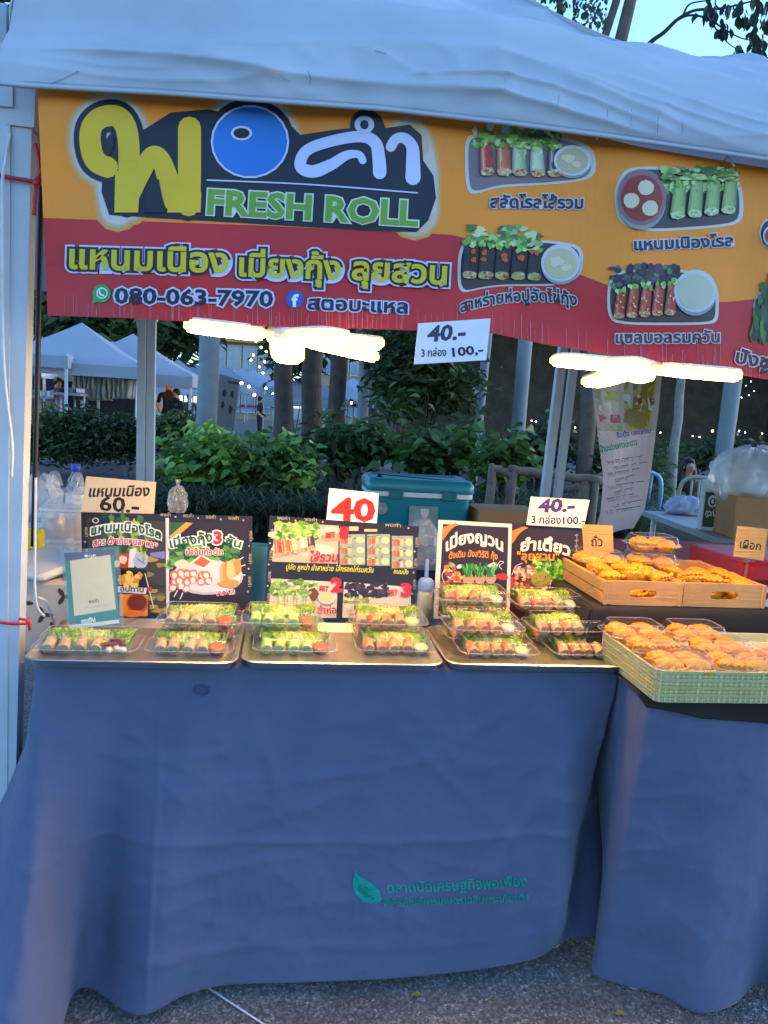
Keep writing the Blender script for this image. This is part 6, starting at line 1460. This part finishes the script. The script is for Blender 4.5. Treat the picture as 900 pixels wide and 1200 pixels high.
# woman, facing -Y in local space, turned with rz
J = {'pelvis': ((0, 0, .50), (.15, .115)), 'waist': ((0, -.03, .66), (.12, .095)), 'chest': ((0, -.07, .84), (.145, .10)), 'neckb': ((0, -.075, .98), (.055, .055)), 'neck': ((.0, -.09, 1.05), .042),
     'skull': ((.0, -.115, 1.14), (.078, .09)), 'crown': ((.0, -.10, 1.205), (.07, .08)), 'chin': ((0, -.155, 1.085), (.04, .038)),
     'shL': ((.17, -.07, .92), .055), 'elL': ((.25, -.12, .68), .042), 'wrL': ((.15, -.33, .56), .028), 'haL': ((.11, -.40, .545), (.036, .022)),
     'shR': ((-.17, -.07, .92), .055), 'elR': ((-.26, -.14, .68), .042), 'wrR': ((-.13, -.36, .57), .028), 'haR': ((-.08, -.42, .56), (.036, .022)),
     'hipL': ((.10, -.04, .48), .095), 'knL': ((.15, -.45, .50), .068), 'anL': ((.14, -.42, .09), .042), 'toL': ((.15, -.56, .04), .035),
     'hipR': ((-.10, -.04, .48), .095), 'knR': ((-.15, -.45, .50), .068), 'anR': ((-.15, -.40, .09), .042), 'toR': ((-.16, -.54, .04), .035)}
Bn = [('pelvis', 'waist'), ('waist', 'chest'), ('chest', 'neckb'), ('neckb', 'neck'), ('neck', 'skull'), ('skull', 'crown'), ('skull', 'chin'), ('chest', 'shL'), ('shL', 'elL'), ('elL', 'wrL'), ('wrL', 'haL'), ('chest', 'shR'), ('shR', 'elR'), ('elR', 'wrR'), ('wrR', 'haR'), ('pelvis', 'hipL'), ('hipL', 'knL'), ('knL', 'anL'), ('anL', 'toL'), ('pelvis', 'hipR'), ('hipR', 'knR'), ('knR', 'anR'), ('anR', 'toR')]
for s_, sg in (('L', 1), ('R', -1)):
    hx, hy, hz_ = J['ha'+s_][0]
    for k in range(4):
        a = (k-1.5)*.018; J[f'f{s_}{k}'] = ((hx+a, hy-.05, hz_+.004), .0095); J[f'g{s_}{k}'] = ((hx+a*1.05, hy-.085+.006*abs(k-1.3), hz_-.022), .008); Bn += [('ha'+s_, f'f{s_}{k}'), (f'f{s_}{k}', f'g{s_}{k}')]
    J[f't{s_}'] = ((hx-sg*.042, hy-.02, hz_+.006), .0105); J[f'u{s_}'] = ((hx-sg*.05, hy-.055, hz_-.008), .009); Bn += [('ha'+s_, f't{s_}'), (f't{s_}', f'u{s_}')]
def paintw(c):
    if c.z > 1.0 and c.y < .06: return SK
    if abs(c.x) > .21 and c.z < .80 and c.y > -.3 and c.z > .56: return SK
    if c.y < -.26 and c.z > .515 and abs(c.x) < .2 and c.z < .64 and not (c.z < .56 and abs(c.x) > .2): return SK if c.z > .53 else BKC
    if c.z < .07: return lin('#3a3230')
    return BKC
hd = P(803, 546, 8.0); sc_ = 1.0
pr_ = skin_person(J, Bn, 'pelvis', paintw, (hd.x, 8.0, hd.z-1.15), R(2)); tag(pr_, 'woman in a black top sitting and looking to the right behind the grey table', 'person')
wz = hd.z-1.15
q = MB()
def hfn(d): return 1+.03*math.sin(d.x*30)*abs(d.z)
q.ell((0, -.068, 1.165), (.092, .092, .104), nu=24, nv=14, fn=hfn); q.v = [(x, (y if not (y < -.10 and z < 1.225) else -.10+(y+.10)*.12), z) for x, y, z in q.v]
for sg in (-1, 1): q.tube(smoothpts([(sg*.06, -.06, 1.20), (sg*.088, -.07, 1.10), (sg*.092, -.085, .98), (sg*.085, -.105, .86)]), [.03]*4+[.036]*6+[.034]*6+[.025, .015, .008], 10)
q.tube(smoothpts([(0, -.01, 1.20), (0, .03, 1.08), (0, .035, .95), (0, .02, .84)]), [.06]*6+[.066]*6+[.055]*5+[.03, .012], 12); q.build('hair', HAIR, pr_, True)
q = MB()
for sg in (-1, 1): q.ell((sg*.031, -.198, 1.145), (.013, .006, .006), nu=10, nv=6)
q.build('eye', mat('eye_dark', '#17120f', .3), pr_, True)
q = MB(); q.tube([(0, -.195, 1.15), (0, -.207, 1.125), (0, -.212, 1.115), (0, -.198, 1.107)], [.009, .012, .015, .008], 8)
for sg in (-1, 1): q.ell((sg*.074, -.10, 1.135), (.008, .014, .022), nu=8, nv=6)
q.build('nose', mat('face_skin', '#c08c6e', .6), pr_, True)
q = MB(); q.ell((0, -.188, 1.088), (.023, .007, .007), nu=12, nv=6); q.build('mouth', mat('lip', '#7e3a34', .5), pr_, True)
q = MB(); q.lathe([(.031, -.008), (.033, 0), (.031, .008)], (.155, -.315, .566), 14, Matrix.Rotation(R(60), 3, 'X'), cap=False); q.build('wristwatch', mat('watch_white', '#c9c9c4', .3), pr_, True)
Mw = Matrix.Translation((hd.x, 8.0, wz)) @ Matrix.Rotation(R(2), 4, 'Z')
t = empty('drink_cup', Mw @ Vector((.015, -.47, .50)), 'clear plastic drink cup held by the seated woman', 'cup')
q = MB(); q.lathe([(.03, 0), (.042, .10), (.044, .105)], (0, 0, 0), 18, cap=False); q.build('cup_body', FILM, t, True); q = MB(); q.lathe([(.029, .002), (.037, .06)], (0, 0, 0), 16); q.build('drink', mat('pale_drink', '#9a9a8c', .3), t, True)
chair((hd.x+.03, 8.02, 0), R(25), mat('dark_stool', '#3a3c40', .6), 'dark chair the woman in black is sitting on') if False else None
q = MB(); st_ = empty('stool', Mw @ Vector((0, .02, 0))-Vector((0, 0, wz)), 'stool under the seated woman in black', 'stool')
q.lathe([(.15, wz+.36), (.17, wz+.37), (.17, wz+.395), (.15, wz+.40)], (0, 0, 0), 20); q.build('seat', mat('dark_stool'), st_, True, angle=40)
for k in range(4): q = MB(); a = k*math.pi/2+.7; q.tube([(.13*math.cos(a), .13*math.sin(a), wz+.37), (.18*math.cos(a), .18*math.sin(a), 0)], .015, 6); q.build('leg', mat('dark_stool'), st_, True)
q = MB(); o_ = P(790, 600, 6.6); q.box((0, 0, .17), (.34, .3, .34), bev=.004); o = q.build('cardboard_box', CB); o.location = (o_.x, 6.6, 0); tag(o, 'closed cardboard box on the ground below the grey table', 'box')
# standing far people
def far_person(px, pyhead, Y, label, top, bot=('#1a1a1e'), rz=0, hair='#0d0a09'):
    h = P(px, pyhead, Y); k = h.z/1.68; tc, bc_ = lin(top), lin(bot)
    F = {'pelvis': ((0, 0, .95), (.15, .11)), 'waist': ((0, 0, 1.1), (.125, .095)), 'chest': ((0, -.01, 1.3), (.16, .11)), 'neck': ((0, -.01, 1.46), .05), 'head': ((0, -.03, 1.56), (.075, .09)), 'crown': ((0, -.02, 1.63), (.07, .08)),
         'shL': ((.18, 0, 1.38), .055), 'elL': ((.24, .02, 1.12), .043), 'haL': ((.2, -.2, 1.0), .035), 'shR': ((-.18, 0, 1.38), .055), 'elR': ((-.24, .02, 1.12), .043), 'haR': ((-.2, -.18, .96), .035),
         'hL': ((.09, 0, .9), .09), 'kL': ((.10, -.01, .5), .065), 'aL': ((.1, .02, .08), .042), 'tL': ((.11, -.12, .04), .035), 'hR': ((-.09, 0, .9), .09), 'kR': ((-.10, -.03, .5), .065), 'aR': ((-.1, 0, .08), .042), 'tR': ((-.11, -.14, .04), .035)}
    B2 = [('pelvis', 'waist'), ('waist', 'chest'), ('chest', 'neck'), ('neck', 'head'), ('head', 'crown'), ('chest', 'shL'), ('shL', 'elL'), ('elL', 'haL'), ('chest', 'shR'), ('shR', 'elR'), ('elR', 'haR'), ('pelvis', 'hL'), ('hL', 'kL'), ('kL', 'aL'), ('aL', 'tL'), ('pelvis', 'hR'), ('hR', 'kR'), ('kR', 'aR'), ('aR', 'tR')]
    def pt(c):
        if c.z > 1.47: return SK
        if c.z > .93 and not (abs(c.x) > .19 and c.z < 1.18): return tc
        if abs(c.x) > .17 and c.z > .9: return SK
        return bc_
    p = skin_person(F, B2, 'pelvis', pt, (h.x, Y, 0), rz); p.scale = (k, k, k); tag(p, label, 'person')
    q = MB(); q.ell((0, 0, 1.605), (.088, .095, .10), nu=14, nv=8); q.v = [(x, max(y, -.075) if z < 1.62 else y, z) for x, y, z in q.v]; q.build('hair', mat('hair_far', '#0d0a09', .6), p, True)
    return p
far_person(67, 443, 15.0, 'vendor in a lilac shirt standing in the clothes stall at the left', '#7a62a8', rz=R(60))
far_person(198, 446, 17, 'person in black beside the glowing orange stall light', '#17161a', rz=R(20)); far_person(207, 456, 15.5, 'shorter person in dark clothes right of the orange light', '#1d1c20', rz=R(-40))
far_person(305, 465, 24, 'dark dressed person in front of the bright white tents', '#202227', rz=R(80))
far_person(222, 462, 20, 'person in grey between the tents and the thick column', '#3a3c44', rz=R(10))
# garment rack
t = empty('garment_rack', P(128, 480, 14.6), 'rack of cream and grey garments hanging in the clothes stall', 'garment rack'); go = Vector(t.location); GP = lambda x, y: P(x, y, 14.6)-go
q = MB(); q.tube([GP(88, 431), GP(160, 434)], .02, 6)
for x in (88, 160): q.tube([GP(x, 431), Vector((GP(x, 431).x, 0, -go.z))], .02, 6)
q.build('rack_frame', WMETAL, t, True)
gcols = ['#b8b29c', '#c2bda8', '#bdb9aa', '#aeb0a8', '#b9b4a0', '#9a9a90', '#8a8a80', '#7a7c74', '#6a6c5c', '#8f9484', '#9a9684', '#5c6050']
for i in range(12):
    x = 91+i*5.8; a = GP(x, 433); l_ = (GP(x, 433)-GP(x, 468)).length*(1 if i < 7 else .95); q = MB()
    q.grid(lambda u, v: (a.x+(u-.5)*.11+.02*math.sin(u*9+i)*v, a.y+.25*(u-.5)+.03*math.sin(v*8+i*2+u*12), a.z-.02-l_*v), 8, 10); q.build('garment', mat('garment_%d' % (i % 6), gcols[i], .85, nscale=5, namt=.15, trans=.2), t, True, solid=.03)
# market display tables with goods
def goods(px0, px1, py, Y, label, seed):
    a, b = P(px0, py, Y), P(px1, py, Y); t = empty('display_table', ((a.x+b.x)/2, Y, 0), label, 'table'); w = b.x-a.x; z = (a.z+b.z)/2; r_ = random.Random(seed)
    q = MB(); q.box((0, 0, z), (w, .8, .05)); q.build('tabletop', mat('display_cloth', '#8a8c90', .7, nscale=4), t)
    for sx in (-1, 1): q = MB(); q.tube([(sx*w*.45, 0, 0), (sx*w*.45, 0, z)], .025, 6); q.build('leg', WMETAL, t, True)
    q = MB()
    for i in range(26):
        q.col = lin(['#b03a44', '#c9c4bc', '#5a6a8a', '#c98a5a', '#30343c', '#d8d4d0', '#8a4a5a'][int(r_.random()*7)]); q.box((r_.uniform(-w/2, w/2)*.95, r_.uniform(-.35, .3), z+.025+.05), (r_.uniform(.06, .16), .12, r_.uniform(.04, .12)), r_.uniform(0, 1))
    q.build('goods', CARD, t)
goods(70, 100, 462, 14.2, 'display table of small red and white goods in the clothes stall', 3); goods(240, 330, 478, 27, 'far market counter of bright goods under the white tents', 8); goods(46, 66, 466, 14.4, 'small display table beside the lilac shirted vendor', 4)
goods(396, 470, 478, 30, 'far market counter between the trunk and the leafy tree', 12)
# A-board with clothes prints
ab = P(267, 500, 10.2); f = plane_map(P(267, 480, 10.2), Vector((-.12, -1, .1))); 
def dAb(A):
    A.poly([(258, 440), (254, 500), (273, 502), (280, 446)], '#6f6c68', 1)
    for (x, y) in ((263, 460), (272, 462), (261, 475), (270, 480)): A.blob(x, y, 2.6, 4.5, '#2c2a2a', 2, .3, 9)
    A.poly([(267, 446), (279, 448), (279, 451), (267, 449)], '#3a3634', 2)
card('sandwich_board', [(257, 438), (252, 504), (274, 505), (281, 445)], P(267, 480, 10.2), Vector((-.12, -1, .1)), '#7d7a76', 'grey standing board with dark clothing pictures right of the thick column', 'sign board', dAb, .03)
# stall lights far away
SW = emis_mat('market_bulb_white', '#e6f2ff', 9); SO = emis_mat('market_bulb_warm', '#ffcf80', 5); SOR = emis_mat('orange_glow', '#ff9a30', 3)
def bulb(px, py, Y, r, m, label, grp='lit market lamps'):
    c = P(px, py, Y); t = empty('market_bulb', c, label, 'lamp', grp); q = MB(); q.ell((0, 0, 0), (r, r, r), nu=10, nv=7); q.build('globe', m, t, True)
    q = MB(); q.lathe([(r*.4, r*.9), (r*.4, r*1.5)], (0, 0, 0), 8); q.build('holder', BLACKP, t, True)
bulb(47, 428, 14.8, .07, SW, 'bright white bulb at the clothes stall beside the front post'); bulb(153, 443, 14.9, .04, SW, 'small white bulb right of the garment rack')
for i, (px, py, Y) in enumerate([(190, 441, 20), (220, 450, 23), (283, 449, 27), (292, 453, 30), (298, 463, 28), (312, 455, 34), (320, 462, 33), (288, 461, 40), (303, 452, 45), (352, 470, 30), (402, 470, 34), (412, 472, 36), (447, 478, 30)]):
    bulb(px, py, Y, .05, SW, 'distant white market bulb ' + ['left of the thick column under the grey tent', 'close to the thick column', 'right of the thick column', 'under the first far white tent', 'low under the far white tents', 'under the third far tent', 'low before the first trunk', 'low between far tents', 'high between far tents', 'between the first and second trunks', 'left of the slim column', 'at the slim column', 'left of the small leafy tree'][i])
bulb(196, 444, 16.5, .13, SOR, 'glowing orange lamp behind the person in black'); bulb(193, 434, 17.5, .07, SO, 'warm lamp under the grey tent edge')
for i, (px, py) in enumerate([(333, 456), (300, 400), (306, 407), (297, 416), (310, 424), (312, 412), (304, 430), (294, 422), (308, 437)]): bulb(px, py, 9.8 if i else 12, .015, SO, f'tiny warm string light {["low beside the first trunk","top of the strand","second of the strand","left side of the strand","right side low in the strand","right side of the strand","lower end of the strand","left low in the strand","lowest of the strand"][i]}', 'string lights')
for i, (px, py) in enumerate([(623, 493), (628, 494), (667, 498), (674, 501), (682, 502), (768, 503), (774, 507), (812, 511), (820, 512), (835, 505), (866, 505), (873, 507), (893, 508), (562, 493), (869, 440), (874, 452), (880, 447), (884, 458), (878, 463), (869, 466), (872, 520), (878, 516)]):
    w_ = .018 if i not in (2, 4, 9) else .035
    if i >= 14: w_ = .011
    bulb(px, py, 22, w_, SW if i % 3 else SO, ['tiny distant light left of the double posts', 'tiny distant light near the double posts', 'distant white light right of the brown trunk', 'tiny light beside the brown trunk', 'distant white light before the hanging banner', 'distant light right of the hanging banner', 'low light right of the hanging banner', 'distant light left of the patchy trunk', 'distant light behind the seated woman', 'bright distant light above the seated woman', 'distant light right of the pale pole', 'second light right of the pale pole', 'distant light at the picture edge', 'tiny light beside the leaning pole'][i] if i < 14 else 'tiny fairy light in the dark at the right edge', 'distant pavilion lights' if i < 14 else 'fairy lights')
# ------------------------------------------------------------------ tree with drooping leaves, top right
def branchtree():
    T0, T1 = P(681, 590, 6.5), P(694, 430, 6.5); b = ext(T0, T1, .2); t = empty('tall_tree', b, 'tall grey brown tree beside the double tent posts, with drooping leaves above the roof', 'tree'); o = b; L_ = lambda x, y, Y=6.5: P(x, y, Y)-o
    q = MB(); s_ = (P(698, 590, 6.5)-P(681, 590, 6.5)).length/2; r_ = random.Random(4); fork = L_(716, 75)
    pts = [fork*(k/14)+Vector((r_.gauss(0, .01), r_.gauss(0, .01), 0)) for k in range(15)]
    q.tube(pts, [s_*1.25]+[s_*1.02]*8+[s_*.95]*6, 14)
    q.tube([fork-Vector((0, 0, .15)), L_(728, 45), L_(739, 0), L_(752, -60), L_(790, -150)], [s_*.9, s_*.78, s_*.72, s_*.6, s_*.4], 12)
    q.tube([fork-Vector((.03, 0, .2)), L_(708, 45), L_(722, 2), L_(728, -50), L_(715, -130)], [s_*.7, s_*.5, s_*.48, s_*.42, s_*.3], 10)
    q.build('trunk', mat('brown_bark', '#5a5046', .95, nscale=7, namt=.4, bump=1., bscale=9, bstretch=(3, 3, .5)), t, True); q = MB()
    q.tube([L_(655, 60, 9), L_(656, 10, 9), L_(652, -50, 9)], [s_*.55, s_*.5, s_*.45], 10)
    q.build('trunk', mat('brown_bark', '#5a5046', .95, nscale=7, namt=.4, bump=1., bscale=9, bstretch=(3, 3, .5)), t, True)
    q = MB()
    for pts, r in (([(712, 110), (757, 55), (778, 38), (795, 22), (815, 12), (845, 10), (875, 3), (905, -5)], .03), ([(778, 38), (790, 26), (808, 18), (830, 22), (850, 35), (870, 45), (905, 52)], .018), ([(830, 20), (842, 38), (855, 52), (868, 60)], .012), ([(800, 20), (808, 5), (830, 0), (850, -8)], .014), ([(862, 60), (868, 68), (864, 75)], .006), ([(885, 25), (882, 45), (884, 70)], .01), ([(845, 12), (838, 2), (850, -20)], .012)):
        sp = smoothpts([L_(x, y, 6.0) for x, y in pts]); q.tube(sp, [r*.85*(1-.72*i/(len(sp)-1)) for i in range(len(sp))], 6)
    q.build('branch', mat('thin_branch', '#2c2724', .9), t, True)
    q = MB(); r_ = random.Random(9)
    def leaf(px, py, ln, Y, tn, drop=1.):
        p = L_(px, py, Y); a = r_.uniform(0, 6.28); tdir = Vector((math.cos(a)*.35, math.sin(a)*.35, -drop)).normalized(); sd = tdir.cross(Vector((math.sin(a*3), math.cos(a*2), .2))).normalized(); nn_ = tdir.cross(sd); w = ln*.30
        k = r_.uniform(.7, 1.3); q.col = tuple(c*k for c in tn); c_ = lambda u, v: p+tdir*ln*u+sd*w*v+nn_*ln*(-.12*u*u+.1*abs(v))
        q.add([c_(0, 0), c_(.25, .7), c_(.55, 1), c_(.85, .5), c_(1, 0), c_(.85, -.5), c_(.55, -1), c_(.25, -.7)], [(0, 1, 2, 3, 4), (4, 5, 6, 7, 0)])
    for (x, y, n, sx, sy) in ((835, 15, 26, 14, 14), (848, 32, 10, 5, 10), (860, 5, 14, 18, 8), (875, 20, 16, 12, 10), (893, 5, 18, 12, 12), (886, 50, 30, 9, 18), (895, 65, 22, 9, 9), (866, 58, 12, 4, 8), (900, 30, 16, 10, 14), (858, 76, 3, 8, 2), (865, 10, 8, 6, 8)):
        for i in range(n): leaf(x+r_.gauss(0, sx*.6), y+r_.gauss(0, sy*.6), r_.uniform(.07, .13), 6.0+r_.uniform(-.3, .3), (.016, .03, .014))
    for i in range(150): leaf(r_.uniform(672, 712), r_.uniform(-25, 32), r_.uniform(.06, .1), 8.6+r_.uniform(-.3, .3), (.03, .06, .02), .7)
    for i in range(70): leaf(r_.uniform(630, 668), r_.uniform(-25, 14), r_.uniform(.06, .1), 8.8+r_.uniform(-.3, .3), (.03, .06, .02), .7)
    q.build('crown', LEAF, t)
branchtree()
# ------------------------------------------------------------------ remove the unplaced prototypes
for o in HIDE:
    for ch in list(o.children_recursive): bpy.data.objects.remove(ch)
    bpy.data.objects.remove(o)
